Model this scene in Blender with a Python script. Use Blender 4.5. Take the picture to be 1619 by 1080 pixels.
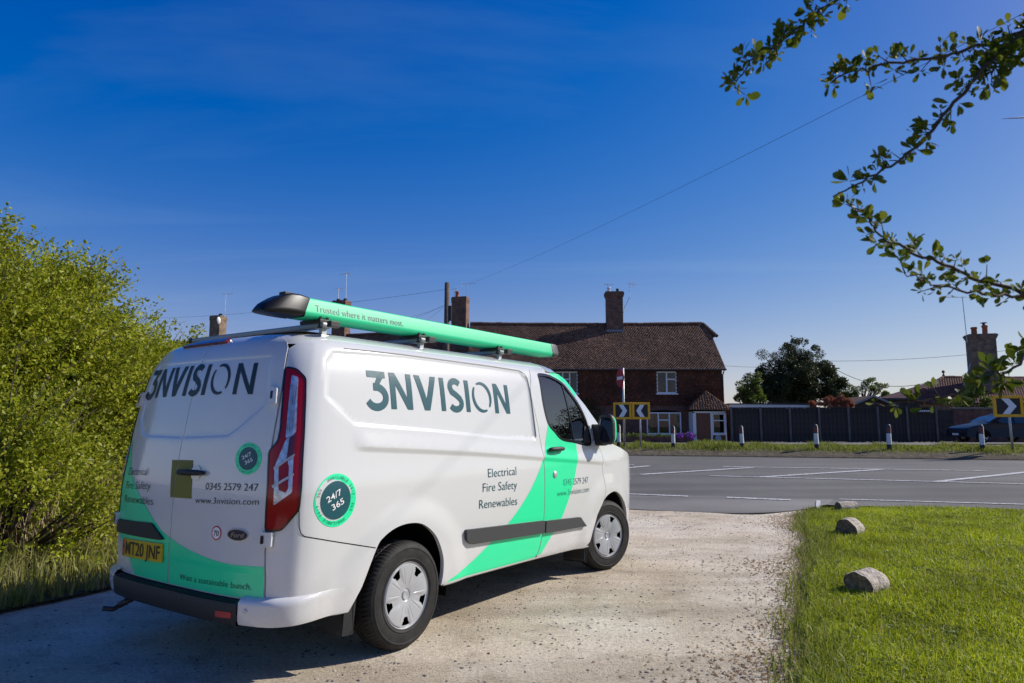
import bpy, bmesh, math, random, bisect
import numpy as np
from mathutils import Vector, Matrix
from mathutils.geometry import delaunay_2d_cdt
R = math.radians
random.seed(7); RNG = np.random.default_rng(11)
scene = bpy.context.scene
for o in list(bpy.data.objects): bpy.data.objects.remove(o, do_unlink=True)
COL = scene.collection

# ------------------------------------------------------------------ camera
CAM_Z = 1.437; PITCH = R(6.98)
cam_data = bpy.data.cameras.new('camera'); cam = bpy.data.objects.new('camera', cam_data); COL.objects.link(cam)
cam.location = (0, 0, CAM_Z); cam.rotation_euler = (R(90) + PITCH, 0, 0)
cam_data.lens = 24; cam_data.sensor_width = 36; cam_data.clip_start = .05; cam_data.clip_end = 3000
cam_data.dof.use_dof = True; cam_data.dof.focus_distance = 6.5; cam_data.dof.aperture_fstop = 6.3
scene.camera = cam

# ------------------------------------------------------------------ sky, sun, exposure
SUN = Vector((1.40, .36, 1.0)).normalized()
world = bpy.data.worlds.new('World'); scene.world = world; world.use_nodes = True
wn = world.node_tree.nodes; wl = world.node_tree.links; wn.clear()
w_out = wn.new('ShaderNodeOutputWorld'); w_bg = wn.new('ShaderNodeBackground'); w_bg.inputs[1].default_value = .091
sky = wn.new('ShaderNodeTexSky'); sky.sky_type = 'NISHITA'; sky.sun_disc = False
sky.sun_elevation = math.asin(SUN.z); sky.sun_rotation = math.atan2(SUN.x, SUN.y)
sky.altitude = 300; sky.air_density = 1.0; sky.dust_density = .6; sky.ozone_density = 3.2
# thin cirrus: stretched noise on the view direction, projected on a high flat layer
w_tc = wn.new('ShaderNodeTexCoord'); w_sep = wn.new('ShaderNodeSeparateXYZ'); wl.new(w_tc.outputs['Generated'], w_sep.inputs[0])
def wmath(op, a, b=None, clamp=False):
    n = wn.new('ShaderNodeMath'); n.operation = op; n.use_clamp = clamp
    for i, v in enumerate((a, b)):
        if v is None: continue
        if isinstance(v, (int, float)): n.inputs[i].default_value = v
        else: wl.new(v, n.inputs[i])
    return n.outputs[0]
w_h = wmath('MAXIMUM', wmath('ADD', w_sep.outputs[2], .06), .02)
w_u = wmath('DIVIDE', w_sep.outputs[0], w_h); w_v = wmath('DIVIDE', w_sep.outputs[1], w_h)
w_comb = wn.new('ShaderNodeCombineXYZ'); wl.new(wmath('MULTIPLY', wmath('ADD', w_u, wmath('MULTIPLY', w_v, .35)), .22), w_comb.inputs[0]); wl.new(wmath('MULTIPLY', w_v, .75), w_comb.inputs[1])
w_no = wn.new('ShaderNodeTexNoise'); w_no.inputs['Scale'].default_value = 1.1; w_no.inputs['Detail'].default_value = 7; w_no.inputs['Roughness'].default_value = .55; w_no.inputs['Distortion'].default_value = .6
wl.new(w_comb.outputs[0], w_no.inputs['Vector'])
w_mr = wn.new('ShaderNodeMapRange'); w_mr.inputs[1].default_value = .52; w_mr.inputs[2].default_value = .82; w_mr.inputs[3].default_value = 0; w_mr.inputs[4].default_value = .22
wl.new(w_no.outputs[0], w_mr.inputs[0])
w_hs = wn.new('ShaderNodeHueSaturation'); w_hs.inputs['Saturation'].default_value = 1.46; wl.new(sky.outputs[0], w_hs.inputs['Color'])
w_gr = wn.new('ShaderNodeVectorMath'); w_gr.operation = 'MULTIPLY'; w_gr.inputs[1].default_value = (1.05, .75, 1.07); wl.new(w_hs.outputs[0], w_gr.inputs[0])
# soft shoulder so that the pale sky near the horizon keeps its colour
w_m1 = wn.new('ShaderNodeVectorMath'); w_m1.operation = 'MULTIPLY_ADD'; w_m1.inputs[1].default_value = (.166,)*3; w_m1.inputs[2].default_value = (1,)*3; wl.new(w_gr.outputs[0], w_m1.inputs[0])
w_m2 = wn.new('ShaderNodeVectorMath'); w_m2.operation = 'SCALE'; w_m2.inputs['Scale'].default_value = 1.727; wl.new(w_gr.outputs[0], w_m2.inputs[0])
w_gd = wn.new('ShaderNodeVectorMath'); w_gd.operation = 'DIVIDE'; wl.new(w_m2.outputs[0], w_gd.inputs[0]); wl.new(w_m1.outputs[0], w_gd.inputs[1])
w_mix = wn.new('ShaderNodeMix'); w_mix.data_type = 'RGBA'; wl.new(w_mr.outputs[0], w_mix.inputs[0]); w_sg = wn.new('ShaderNodeSeparateXYZ'); wl.new(w_gd.outputs[0], w_sg.inputs[0]); w_cg = wn.new('ShaderNodeCombineXYZ')
wl.new(w_sg.outputs[0], w_cg.inputs[0]); wl.new(w_sg.outputs[2], w_cg.inputs[2]); wl.new(wmath('MULTIPLY', wmath('POWER', wmath('MULTIPLY', w_sg.outputs[1], .1166), 1.33), 1.32/.1166), w_cg.inputs[1])
wl.new(w_cg.outputs[0], w_mix.inputs[6]); w_mix.inputs[7].default_value = (3.3, 4.8, 6.4, 1)
wl.new(w_mix.outputs[2], w_bg.inputs[0]); wl.new(w_bg.outputs[0], w_out.inputs[0])
sun_data = bpy.data.lights.new('sun', 'SUN'); sun_data.energy = 4.1; sun_data.angle = R(.53); sun_data.color = (1, .95, .87)
sun = bpy.data.objects.new('sun', sun_data); COL.objects.link(sun); sun.rotation_euler = (-SUN).to_track_quat('-Z', 'Y').to_euler(); sun.location = SUN * 60
scene.render.engine = 'CYCLES'
scene.view_settings.view_transform = 'Standard'; scene.view_settings.look = 'None'; scene.view_settings.gamma = 1; scene.view_settings.exposure = 0.36
scene.cycles.max_bounces = 8; scene.cycles.transparent_max_bounces = 12

# ------------------------------------------------------------------ helpers
def tag(o, label=None, cat=None, group=None, kind=None):
    if label: o['label'] = label
    if cat: o['category'] = cat
    if group: o['group'] = group
    if kind: o['kind'] = kind
    return o
def empty(name, loc=(0, 0, 0), rz=0, parent=None):
    o = bpy.data.objects.new(name, None); COL.objects.link(o); o.location = loc; o.rotation_euler = (0, 0, rz); o.empty_display_size = .2
    if parent: o.parent = parent
    return o
def obj(name, me, mat=None, parent=None, smooth=False):
    if mat is not None:
        for m in (mat if isinstance(mat, (list, tuple)) else [mat]): me.materials.append(m)
    if smooth: me.polygons.foreach_set('use_smooth', [True] * len(me.polygons))
    o = bpy.data.objects.new(name, me); COL.objects.link(o)
    if parent: o.parent = parent
    return o
def share(name, src, parent=None, loc=None, rot=None, scale=None):
    o = bpy.data.objects.new(name, src if isinstance(src, bpy.types.Mesh) else src.data); COL.objects.link(o)
    if parent: o.parent = parent
    if loc is not None: o.location = loc
    if rot is not None: o.rotation_euler = rot
    if scale is not None: o.scale = scale
    return o
def copy_tree(o, parent=None):
    c = o.copy(); COL.objects.link(c); c.parent = parent
    for ch in list(o.children): copy_tree(ch, c)
    return c
def np_mesh(name, V, F):
    """fast mesh from arrays; F has one row per face (3 or 4 corners)"""
    me = bpy.data.meshes.new(name); V = np.asarray(V, np.float32); F = np.asarray(F, np.int32)
    me.vertices.add(len(V)); me.vertices.foreach_set('co', V.ravel())
    k = F.shape[1]; me.loops.add(F.size); me.loops.foreach_set('vertex_index', F.ravel())
    me.polygons.add(len(F)); me.polygons.foreach_set('loop_start', np.arange(0, F.size, k, dtype=np.int32))
    me.update(calc_edges=True); me.validate(); return me
class MB:
    """collects boxes, tubes, prisms and lathes into one mesh"""
    def __init__(s): s.v = []; s.f = []; s.m = []; s.cm = 0
    def add(s, V, F):
        b = len(s.v); s.v += [tuple(p) for p in V]; s.f += [tuple(i + b for i in f) for f in F]; s.m += [s.cm] * len(F); return s
    def box(s, x0, x1, y0, y1, z0, z1, M=None):
        V = [Vector(p) for p in ((x0,y0,z0),(x1,y0,z0),(x1,y1,z0),(x0,y1,z0),(x0,y0,z1),(x1,y0,z1),(x1,y1,z1),(x0,y1,z1))]
        if M is not None: V = [M @ p for p in V]
        return s.add(V, [(0,3,2,1),(4,5,6,7),(0,1,5,4),(1,2,6,5),(2,3,7,6),(3,0,4,7)])
    def bbox(s, x0, x1, y0, y1, z0, z1, b=.01, M=None):
        """box with chamfered edges"""
        bm = bmesh.new(); bmesh.ops.create_cube(bm, size=1)
        for v in bm.verts: v.co = Vector((x0 if v.co.x < 0 else x1, y0 if v.co.y < 0 else y1, z0 if v.co.z < 0 else z1))
        bmesh.ops.bevel(bm, geom=bm.edges[:], offset=b, segments=2, profile=.7, affect='EDGES')
        bm.verts.index_update(); V = [M @ v.co if M is not None else v.co.copy() for v in bm.verts]; F = [[v.index for v in f.verts] for f in bm.faces]; bm.free()
        return s.add(V, F)
    def tube(s, pts, r, n=6, cap=True):
        pts = [Vector(p) for p in pts]; rs = r if isinstance(r, (list, tuple)) else [r] * len(pts)
        V = []; up = None
        for i, p in enumerate(pts):
            d = (pts[min(i+1, len(pts)-1)] - pts[max(i-1, 0)]).normalized()
            if up is None: up = Vector((0,0,1)) if abs(d.z) < .9 else Vector((1,0,0))
            a = d.cross(up).normalized(); b = a.cross(d).normalized(); up = b
            for k in range(n):
                t = 2*math.pi*k/n; V.append(p + (a*math.cos(t) + b*math.sin(t)) * rs[i])
        F = []
        for i in range(len(pts)-1):
            for k in range(n): F.append((i*n+k, i*n+(k+1)%n, (i+1)*n+(k+1)%n, (i+1)*n+k))
        if cap: F.append(tuple(range(n-1,-1,-1))); F.append(tuple((len(pts)-1)*n+k for k in range(n)))
        return s.add(V, F)
    def prism(s, poly, d0, d1, fn):
        """2D outline extruded from d0 to d1; fn(u, v, d) -> point"""
        n = len(poly); V = [fn(u, v, d0) for u, v in poly] + [fn(u, v, d1) for u, v in poly]
        return s.add(V, [tuple(range(n-1,-1,-1)), tuple(range(n, 2*n))] + [(i, (i+1)%n, n+(i+1)%n, n+i) for i in range(n)])
    def grid(s, rows, closed=False):
        """rows of equally many points"""
        n = len(rows[0]); V = [p for r in rows for p in r]; F = []
        for i in range(len(rows)-1):
            for k in range(n if closed else n-1): F.append((i*n+k, i*n+(k+1)%n, (i+1)*n+(k+1)%n, (i+1)*n+k))
        return s.add(V, F)
    def lathe(s, prof, n=24, fn=lambda x, y, z: (x, y, z)):
        rows = [[fn(r*math.cos(2*math.pi*k/n), r*math.sin(2*math.pi*k/n), h) for k in range(n)] for r, h in prof]
        return s.grid(rows, True)
    def build(s, name, mat, parent=None, smooth=False, fix=True):
        me = bpy.data.meshes.new(name); me.from_pydata([tuple(p) for p in s.v], [], s.f)
        if len(set(s.m)) > 1: me.polygons.foreach_set('material_index', s.m)
        if fix:
            bm = bmesh.new(); bm.from_mesh(me); bmesh.ops.recalc_face_normals(bm, faces=bm.faces[:]); bm.to_mesh(me); bm.free()
        me.update(); return obj(name, me, mat, parent, smooth)
def autosmooth(o, ang=35):
    me = o.data; me.polygons.foreach_set('use_smooth', [True]*len(me.polygons))
    bm = bmesh.new(); bm.from_mesh(me)
    for e in bm.edges:
        if len(e.link_faces) == 2 and e.calc_face_angle(0) > R(ang): e.smooth = False
    bm.to_mesh(me); bm.free(); return o
FPX = 1619 * 24 / 36
def at(px, py, Y):
    """point at depth Y metres in front of the camera seen at a photo pixel"""
    a = (px - 809.5) / FPX; b = (540 - py) / FPX
    d = Vector((a, math.cos(PITCH) - b*math.sin(PITCH), math.sin(PITCH) + b*math.cos(PITCH)))
    t = Y / d.y; return Vector((d.x*t, Y, CAM_Z + d.z*t))

# ------------------------------------------------------------------ materials
def node_mat(name):
    m = bpy.data.materials.new(name); m.use_nodes = True; nt = m.node_tree; return m, nt, nt.nodes['Principled BSDF'], nt.nodes, nt.links
def mat(name, c, rough=.6, metal=0, coat=0, spec=.5, noise=0, nscale=20, bump=0, bscale=60, emit=None):
    m, nt, b, N, L = node_mat(name)
    b.inputs['Base Color'].default_value = (*c, 1); b.inputs['Roughness'].default_value = rough; b.inputs['Metallic'].default_value = metal
    b.inputs['Coat Weight'].default_value = coat; b.inputs['Coat Roughness'].default_value = .05; b.inputs['Specular IOR Level'].default_value = spec
    tc = N.new('ShaderNodeTexCoord')
    if noise:
        n = N.new('ShaderNodeTexNoise'); n.inputs['Scale'].default_value = nscale; n.inputs['Detail'].default_value = 6; L.new(tc.outputs['Object'], n.inputs['Vector'])
        r = N.new('ShaderNodeValToRGB'); L.new(n.outputs[0], r.inputs[0])
        r.color_ramp.elements[0].position = .3; r.color_ramp.elements[1].position = .7
        r.color_ramp.elements[0].color = tuple(max(0, x*(1-noise)) for x in c) + (1,); r.color_ramp.elements[1].color = tuple(min(1, x*(1+noise)) for x in c) + (1,)
        L.new(r.outputs[0], b.inputs['Base Color'])
    if bump:
        n2 = N.new('ShaderNodeTexNoise'); n2.inputs['Scale'].default_value = bscale; n2.inputs['Detail'].default_value = 5; L.new(tc.outputs['Object'], n2.inputs['Vector'])
        bp = N.new('ShaderNodeBump'); bp.inputs['Strength'].default_value = bump; bp.inputs['Distance'].default_value = .02; L.new(n2.outputs[0], bp.inputs['Height']); L.new(bp.outputs[0], b.inputs['Normal'])
    return m
def island_mat(name, cols, rough=.7, trans=0, noise_scale=None, spec=.3):
    """each loose piece of the mesh gets its own colour along the ramp"""
    m, nt, b, N, L = node_mat(name); g = N.new('ShaderNodeNewGeometry'); r = N.new('ShaderNodeValToRGB'); L.new(g.outputs['Random Per Island'], r.inputs[0])
    e = r.color_ramp.elements
    while len(e) < len(cols): e.new(.5)
    for i, c in enumerate(cols): e[i].position = i/(len(cols)-1); e[i].color = (*c, 1)
    src = r.outputs[0]
    if noise_scale:
        tc = N.new('ShaderNodeTexCoord'); n = N.new('ShaderNodeTexNoise'); n.inputs['Scale'].default_value = noise_scale; n.inputs['Detail'].default_value = 4; L.new(tc.outputs['Object'], n.inputs['Vector'])
        mr = N.new('ShaderNodeMapRange'); mr.inputs[1].default_value = .3; mr.inputs[2].default_value = .7; mr.inputs[3].default_value = .62; mr.inputs[4].default_value = 1.3; L.new(n.outputs[0], mr.inputs[0])
        v = N.new('ShaderNodeVectorMath'); v.operation = 'SCALE'; L.new(src, v.inputs[0]); L.new(mr.outputs[0], v.inputs['Scale']); src = v.outputs[0]
    L.new(src, b.inputs['Base Color']); b.inputs['Roughness'].default_value = rough; b.inputs['Specular IOR Level'].default_value = spec
    if trans:
        t = N.new('ShaderNodeBsdfTranslucent'); L.new(src, t.inputs[0]); mx = N.new('ShaderNodeMixShader'); mx.inputs[0].default_value = trans
        L.new(b.outputs[0], mx.inputs[1]); L.new(t.outputs[0], mx.inputs[2]); L.new(mx.outputs[0], N['Material Output'].inputs[0])
    return m
def brick_mat(name, c1, c2, mortar, bump=.5):
    m, nt, b, N, L = node_mat(name); tc = N.new('ShaderNodeTexCoord'); sp = N.new('ShaderNodeSeparateXYZ'); L.new(tc.outputs['Object'], sp.inputs[0])
    ad = N.new('ShaderNodeMath'); L.new(sp.outputs[0], ad.inputs[0]); L.new(sp.outputs[1], ad.inputs[1]); cb = N.new('ShaderNodeCombineXYZ'); L.new(ad.outputs[0], cb.inputs[0]); L.new(sp.outputs[2], cb.inputs[1])
    br = N.new('ShaderNodeTexBrick'); br.inputs['Scale'].default_value = 1; br.inputs['Brick Width'].default_value = .225; br.inputs['Row Height'].default_value = .075; br.inputs['Mortar Size'].default_value = .008
    br.inputs['Color1'].default_value = (*c1, 1); br.inputs['Color2'].default_value = (*c2, 1); br.inputs['Mortar'].default_value = (*mortar, 1); L.new(cb.outputs[0], br.inputs['Vector'])
    n = N.new('ShaderNodeTexNoise'); n.inputs['Scale'].default_value = 3; n.inputs['Detail'].default_value = 6; L.new(tc.outputs['Object'], n.inputs['Vector'])
    mr = N.new('ShaderNodeMapRange'); mr.inputs[1].default_value = .3; mr.inputs[2].default_value = .7; mr.inputs[3].default_value = .55; mr.inputs[4].default_value = 1.25; L.new(n.outputs[0], mr.inputs[0])
    v = N.new('ShaderNodeVectorMath'); v.operation = 'SCALE'; L.new(br.outputs[0], v.inputs[0]); L.new(mr.outputs[0], v.inputs['Scale']); L.new(v.outputs[0], b.inputs['Base Color'])
    bp = N.new('ShaderNodeBump'); bp.inputs['Strength'].default_value = bump; bp.inputs['Distance'].default_value = .01; bp.invert = True; L.new(br.outputs['Fac'], bp.inputs['Height']); L.new(bp.outputs[0], b.inputs['Normal']); b.inputs['Roughness'].default_value = .85
    return m
def glass_mat(name, tint, gloss_ior=1.5):
    m = bpy.data.materials.new(name); m.use_nodes = True; N = m.node_tree.nodes; L = m.node_tree.links; N.clear()
    o = N.new('ShaderNodeOutputMaterial'); t = N.new('ShaderNodeBsdfTransparent'); t.inputs[0].default_value = (*tint, 1); g = N.new('ShaderNodeBsdfGlossy'); g.inputs['Roughness'].default_value = .01
    f = N.new('ShaderNodeFresnel'); f.inputs[0].default_value = gloss_ior; mx = N.new('ShaderNodeMixShader'); L.new(f.outputs[0], mx.inputs[0]); L.new(t.outputs[0], mx.inputs[1]); L.new(g.outputs[0], mx.inputs[2]); L.new(mx.outputs[0], o.inputs[0])
    return m
MAT = {}
def paint_mat():
    m, nt, b, N, L = node_mat('van_white_paint'); tc = N.new('ShaderNodeTexCoord'); sp = N.new('ShaderNodeSeparateXYZ'); L.new(tc.outputs['Object'], sp.inputs[0])
    mr = N.new('ShaderNodeMapRange'); mr.interpolation_type = 'SMOOTHSTEP'; mr.inputs[1].default_value = .28; mr.inputs[2].default_value = .80; mr.inputs[3].default_value = .28; mr.inputs[4].default_value = .0; L.new(sp.outputs[2], mr.inputs[0])
    n = N.new('ShaderNodeTexNoise'); n.inputs['Scale'].default_value = 5; n.inputs['Detail'].default_value = 8; n.inputs['Roughness'].default_value = .7; L.new(tc.outputs['Object'], n.inputs['Vector'])
    r = N.new('ShaderNodeMapRange'); r.inputs[1].default_value = .42; r.inputs[2].default_value = .75; L.new(n.outputs[0], r.inputs[0]); mu = N.new('ShaderNodeMath'); mu.operation = 'MULTIPLY'; L.new(mr.outputs[0], mu.inputs[0]); L.new(r.outputs[0], mu.inputs[1])
    mx = N.new('ShaderNodeMix'); mx.data_type = 'RGBA'; L.new(mu.outputs[0], mx.inputs[0]); mx.inputs[6].default_value = (.63, .63, .62, 1); mx.inputs[7].default_value = (.36, .31, .25, 1); L.new(mx.outputs[2], b.inputs['Base Color'])
    ro = N.new('ShaderNodeMapRange'); ro.inputs[3].default_value = .24; ro.inputs[4].default_value = .65; L.new(mu.outputs[0], ro.inputs[0]); L.new(ro.outputs[0], b.inputs['Roughness'])
    b.inputs['Coat Weight'].default_value = .9; b.inputs['Coat Roughness'].default_value = .03; return m
MAT['paint'] = paint_mat()
MAT['vinyl_green'] = mat('vinyl_green', (.020, .80, .35), .3, coat=.4)
MAT['tube_green'] = mat('tube_green', (.018, .58, .27), .5)
MAT['vinyl_teal'] = mat('vinyl_teal', (.010, .080, .100), .35)
MAT['vinyl_black_shaded_teal'] = mat('vinyl_black_shaded_teal', (.012, .016, .018), .4)  # real black print, and teal rear lettering with shade put into the colour
MAT['vinyl_white'] = mat('vinyl_white', (.8, .8, .8), .4)
MAT['vinyl_olive'] = mat('vinyl_olive', (.17, .16, .012), .5)
MAT['black_plastic'] = mat('black_plastic', (.018, .018, .019), .55, bump=.15, bscale=300)
MAT['dark_plastic'] = mat('dark_plastic', (.045, .047, .05), .5, bump=.1, bscale=300)
MAT['black_gloss'] = mat('black_gloss', (.008, .008, .009), .15, coat=.4)
MAT['void'] = mat('underbody_black', (.008, .008, .008), .95, spec=.1)
MAT['rubber'] = mat('tyre_rubber', (.021, .020, .0185), .7, spec=.3, noise=.45, nscale=12, bump=.12, bscale=150)
MAT['trim_silver'] = mat('wheel_trim_silver', (.44, .45, .46), .36, metal=.25, noise=.03, nscale=6)
MAT['alu'] = mat('aluminium', (.55, .56, .58), .35, metal=.9)
MAT['steel'] = mat('galvanised_steel', (.48, .49, .50), .5, metal=.6, noise=.2, nscale=8)
MAT['chrome'] = mat('chrome', (.75, .75, .76), .12, metal=1)
MAT['badge_blue'] = mat('badge_navy', (.010, .018, .05), .2, coat=.6)
MAT['red_lens'] = mat('red_lens', (.30, .002, .006), .10, coat=.35, spec=.3)
MAT['dark_red_lens'] = mat('dark_red_lens', (.10, .003, .006), .12, coat=.8)
MAT['clear_lens'] = mat('clear_lens', (.52, .54, .60), .10, metal=.5, coat=.5, noise=.45, nscale=28)
MAT['plate_yellow'] = mat('plate_yellow', (.62, .40, .015), .4)
MAT['plate_red'] = mat('plate_flag_red', (.5, .10, .05), .4)
MAT['seat'] = mat('seat_fabric', (.05, .055, .06), .9)
MAT['van_glass'] = glass_mat('van_glass', (.20, .24, .26), 2.5)
MAT['mirror'] = mat('mirror_glass', (.30, .33, .38), .03, metal=1)
MAT['sign_amber'] = mat('sign_amber', (.92, .45, .006), .45)
MAT['sign_black'] = mat('sign_black', (.012, .012, .013), .5)
MAT['sign_white'] = mat('sign_white', (.85, .86, .87), .4)
MAT['sign_red'] = mat('sign_red', (.42, .02, .02), .5)
MAT['white_paint'] = mat('white_paint', (.68, .68, .67), .6, noise=.1, nscale=9)
MAT['upvc'] = mat('window_white', (.74, .76, .78), .4)
MAT['house_glass'] = glass_mat('house_glass', (.5, .55, .56), 1.6)
MAT['room'] = mat('dim_room', (.06, .055, .05), .9)
MAT['curtain'] = mat('curtain', (.55, .53, .50), .9)
MAT['brick_dark'] = brick_mat('brick_dark', (.16, .055, .035), (.10, .04, .03), (.12, .10, .085))
MAT['brick_chimney'] = brick_mat('brick_chimney', (.23, .10, .06), (.13, .065, .045), (.17, .14, .11))
MAT['brick_brown'] = brick_mat('brick_brown', (.27, .17, .10), (.17, .11, .075), (.20, .17, .13))
MAT['roof_tile'] = island_mat('roof_tile', [(.085,.048,.034),(.13,.068,.046),(.17,.085,.055),(.14,.082,.058),(.20,.115,.072),(.10,.066,.050)], .85, noise_scale=.9)
MAT['hung_tile'] = island_mat('hung_tile', [(.065,.030,.024),(.085,.037,.028),(.06,.030,.025),(.15,.050,.030),(.07,.034,.027),(.08,.042,.033)], .8, noise_scale=1.3)
MAT['roof_tile_red'] = island_mat('roof_tile_red', [(.10,.040,.035),(.15,.060,.045),(.12,.055,.05),(.17,.075,.055)], .85, noise_scale=.7)
MAT['terracotta'] = mat('terracotta', (.36, .11, .055), .8, noise=.3, nscale=8)
MAT['lead'] = mat('lead_flashing', (.20, .22, .25), .6)
MAT['black_iron'] = mat('black_iron', (.02, .02, .022), .5)
MAT['door_wood'] = mat('door_wood', (.13, .045, .02), .5, noise=.3, nscale=12)
MAT['fence_wood'] = island_mat('fence_wood', [(.050,.045,.042),(.075,.066,.058),(.062,.054,.048),(.09,.08,.07)], .9, noise_scale=4)
MAT['fence_board'] = mat('fence_board', (.040, .034, .030), .9, noise=.4, nscale=3.5, bump=.3, bscale=25)
MAT['timber_pole'] = mat('timber_pole', (.10, .075, .055), .9, noise=.3, nscale=6)
MAT['bark'] = mat('bark', (.085, .065, .05), .95, noise=.4, nscale=25, bump=.8, bscale=40)
MAT['twig'] = mat('twig', (.075, .048, .035), .9, noise=.3, nscale=60)
MAT['dry_stalk'] = island_mat('dry_stalk', [(.34,.26,.15),(.42,.34,.21),(.25,.18,.10)], .9)
MAT['car_navy'] = mat('car_navy', (.006, .010, .020), .4, coat=.15, spec=.25)
MAT['car_glass'] = mat('car_glass', (.03, .04, .05), .05, coat=.5)
MAT['purple_flower'] = island_mat('purple_flower', [(.35,.10,.55),(.45,.16,.62),(.25,.06,.45)], .7)
MAT['leaf_hedge'] = island_mat('leaf_hedge', [(.20,.25,.010),(.37,.40,.022),(.29,.33,.014),(.47,.46,.05),(.20,.26,.012),(.42,.42,.03)], .5, trans=.48, spec=.4, noise_scale=1.0)
MAT['leaf_holly'] = island_mat('leaf_holly', [(.035,.050,.016),(.065,.078,.022),(.048,.065,.018),(.11,.11,.035)], .45, trans=.2)
MAT['leaf_spring'] = island_mat('leaf_spring', [(.10,.15,.02),(.16,.21,.03),(.20,.25,.05)], .5, trans=.35)
MAT['leaf_red'] = island_mat('leaf_red', [(.24,.07,.04),(.34,.12,.07),(.42,.18,.11),(.28,.10,.05)], .6, trans=.25)
MAT['leaf_near'] = island_mat('leaf_near', [(.06,.09,.010),(.11,.14,.014),(.18,.20,.018)], .5, trans=.38, spec=.5)
MAT['grass'] = island_mat('grass_blade', [(.25,.33,.006),(.33,.40,.009),(.40,.44,.012),(.48,.48,.06),(.28,.36,.007)], .5, trans=.45, spec=.3, noise_scale=1.1)
MAT['grass_rough'] = island_mat('grass_rough', [(.13,.18,.012),(.21,.24,.025),(.30,.30,.07),(.16,.20,.018)], .55, trans=.4, spec=.3)
MAT['grass_pale'] = island_mat('grass_pale', [(.20,.22,.03),(.34,.32,.10),(.26,.27,.05),(.46,.40,.20),(.18,.22,.025)], .6, trans=.45, spec=.3)
MAT['crumb'] = island_mat('soil_crumb', [(.16,.10,.055),(.28,.19,.11),(.22,.15,.085),(.36,.27,.17),(.12,.08,.045)], .95)
# ------------------------------------------------------------------ ground, road, verge, lawn
RD = Vector((.961, -.276)); RN = Vector((.276, .961))            # along the road / across it
def qt(q, t): return (q*RN.x + t*RD.x, q*RN.y + t*RD.y)
def q_of(x, y): return x*RN.x + y*RN.y
def H(q):
    pts = [(-1e4, 0), (13, 0), (25, .345), (25.05, .40), (25.5, .52), (26.4, .61), (28.6, .65), (29.4, .655), (31, .63), (36, .48), (42, .40), (60, .385), (1e5, .385)]
    for (a, ha), (b, hb) in zip(pts, pts[1:]):
        if q <= b: return ha + (hb-ha)*(q-a)/(b-a)
    return .385
def surf_mat(name, build):
    m, nt, b, N, L = node_mat(name); tc = N.new('ShaderNodeTexCoord')
    def noise(scale, detail=6, rough=.6, vec=None):
        n = N.new('ShaderNodeTexNoise'); n.inputs['Scale'].default_value = scale; n.inputs['Detail'].default_value = detail; n.inputs['Roughness'].default_value = rough; L.new(vec or tc.outputs['Object'], n.inputs['Vector']); return n.outputs[0]
    def vor(scale, feat='F1'):
        n = N.new('ShaderNodeTexVoronoi'); n.inputs['Scale'].default_value = scale; n.feature = feat; L.new(tc.outputs['Object'], n.inputs['Vector']); return n
    def ramp(src, *st):
        r = N.new('ShaderNodeValToRGB'); L.new(src, r.inputs[0]); e = r.color_ramp.elements
        while len(e) < len(st): e.new(.5)
        for i, (p, c) in enumerate(st): e[i].position = p; e[i].color = (*c, 1) if len(c) == 3 else c
        return r.outputs[0]
    def mix(f, a, c, mode='MIX'):
        x = N.new('ShaderNodeMix'); x.data_type = 'RGBA'; x.blend_type = mode
        for i, v in ((0, f), (6, a), (7, c)):
            if isinstance(v, (int, float)): x.inputs[i].default_value = v
            elif isinstance(v, tuple): x.inputs[i].default_value = (*v, 1)
            else: L.new(v, x.inputs[i])
        return x.outputs[2]
    def bump(h, strength, dist):
        bp = N.new('ShaderNodeBump'); bp.inputs['Strength'].default_value = strength; bp.inputs['Distance'].default_value = dist; L.new(h, bp.inputs['Height']); L.new(bp.outputs[0], b.inputs['Normal'])
    build(b, N, L, tc, noise, vor, ramp, mix, bump); return m
G = lambda v: (v, v, v)
def b_gravel(b, N, L, tc, noise, vor, ramp, mix, bump):
    base = ramp(noise(.55, 8, .65), (.28, (.48,.385,.265)), (.45, (.65,.55,.41)), (.60, (.78,.69,.55)), (.78, (.70,.63,.53)))
    fine = ramp(noise(38, 5, .75), (.30, G(.55)), (.5, G(1)), (.72, G(1.25)))
    mp = N.new('ShaderNodeMapping'); mp.inputs['Rotation'].default_value = (0, 0, R(-58)); mp.inputs['Scale'].default_value = (.12, 1.15, 1); L.new(tc.outputs['Object'], mp.inputs[0])
    track = ramp(noise(1, 5, .6, mp.outputs[0]), (.32, (.72,.71,.70)), (.5, G(1)), (.7, (1.10,1.10,1.10)))
    patch = ramp(noise(2.4, 6, .7), (.33, (.74,.72,.70)), (.48, G(1)))
    c = mix(1, mix(1, mix(1, base, fine, 'MULTIPLY'), track, 'MULTIPLY'), patch, 'MULTIPLY')
    v = vor(46); spots = ramp(v.outputs['Distance'], (.10, G(1)), (.24, G(0)))
    rnd = N.new('ShaderNodeSeparateColor'); L.new(v.outputs['Color'], rnd.inputs[0]); pick = ramp(rnd.outputs[0], (.45, G(0)), (.58, G(1)))
    area = ramp(noise(1.3, 4), (.38, G(.15)), (.62, G(1)))
    k = mix(1, mix(1, spots, pick, 'MULTIPLY'), area, 'MULTIPLY')
    stone = mix(rnd.outputs[1], (.10,.10,.11), (.33,.29,.25))
    c = mix(k, c, stone); L.new(c, b.inputs['Base Color']); b.inputs['Roughness'].default_value = .95; b.inputs['Specular IOR Level'].default_value = .15
    bump(mix(.5, noise(55, 6, .8), noise(6, 5, .6)), .9, .045)
MAT['gravel'] = surf_mat('gravel_driveway', b_gravel)
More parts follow.
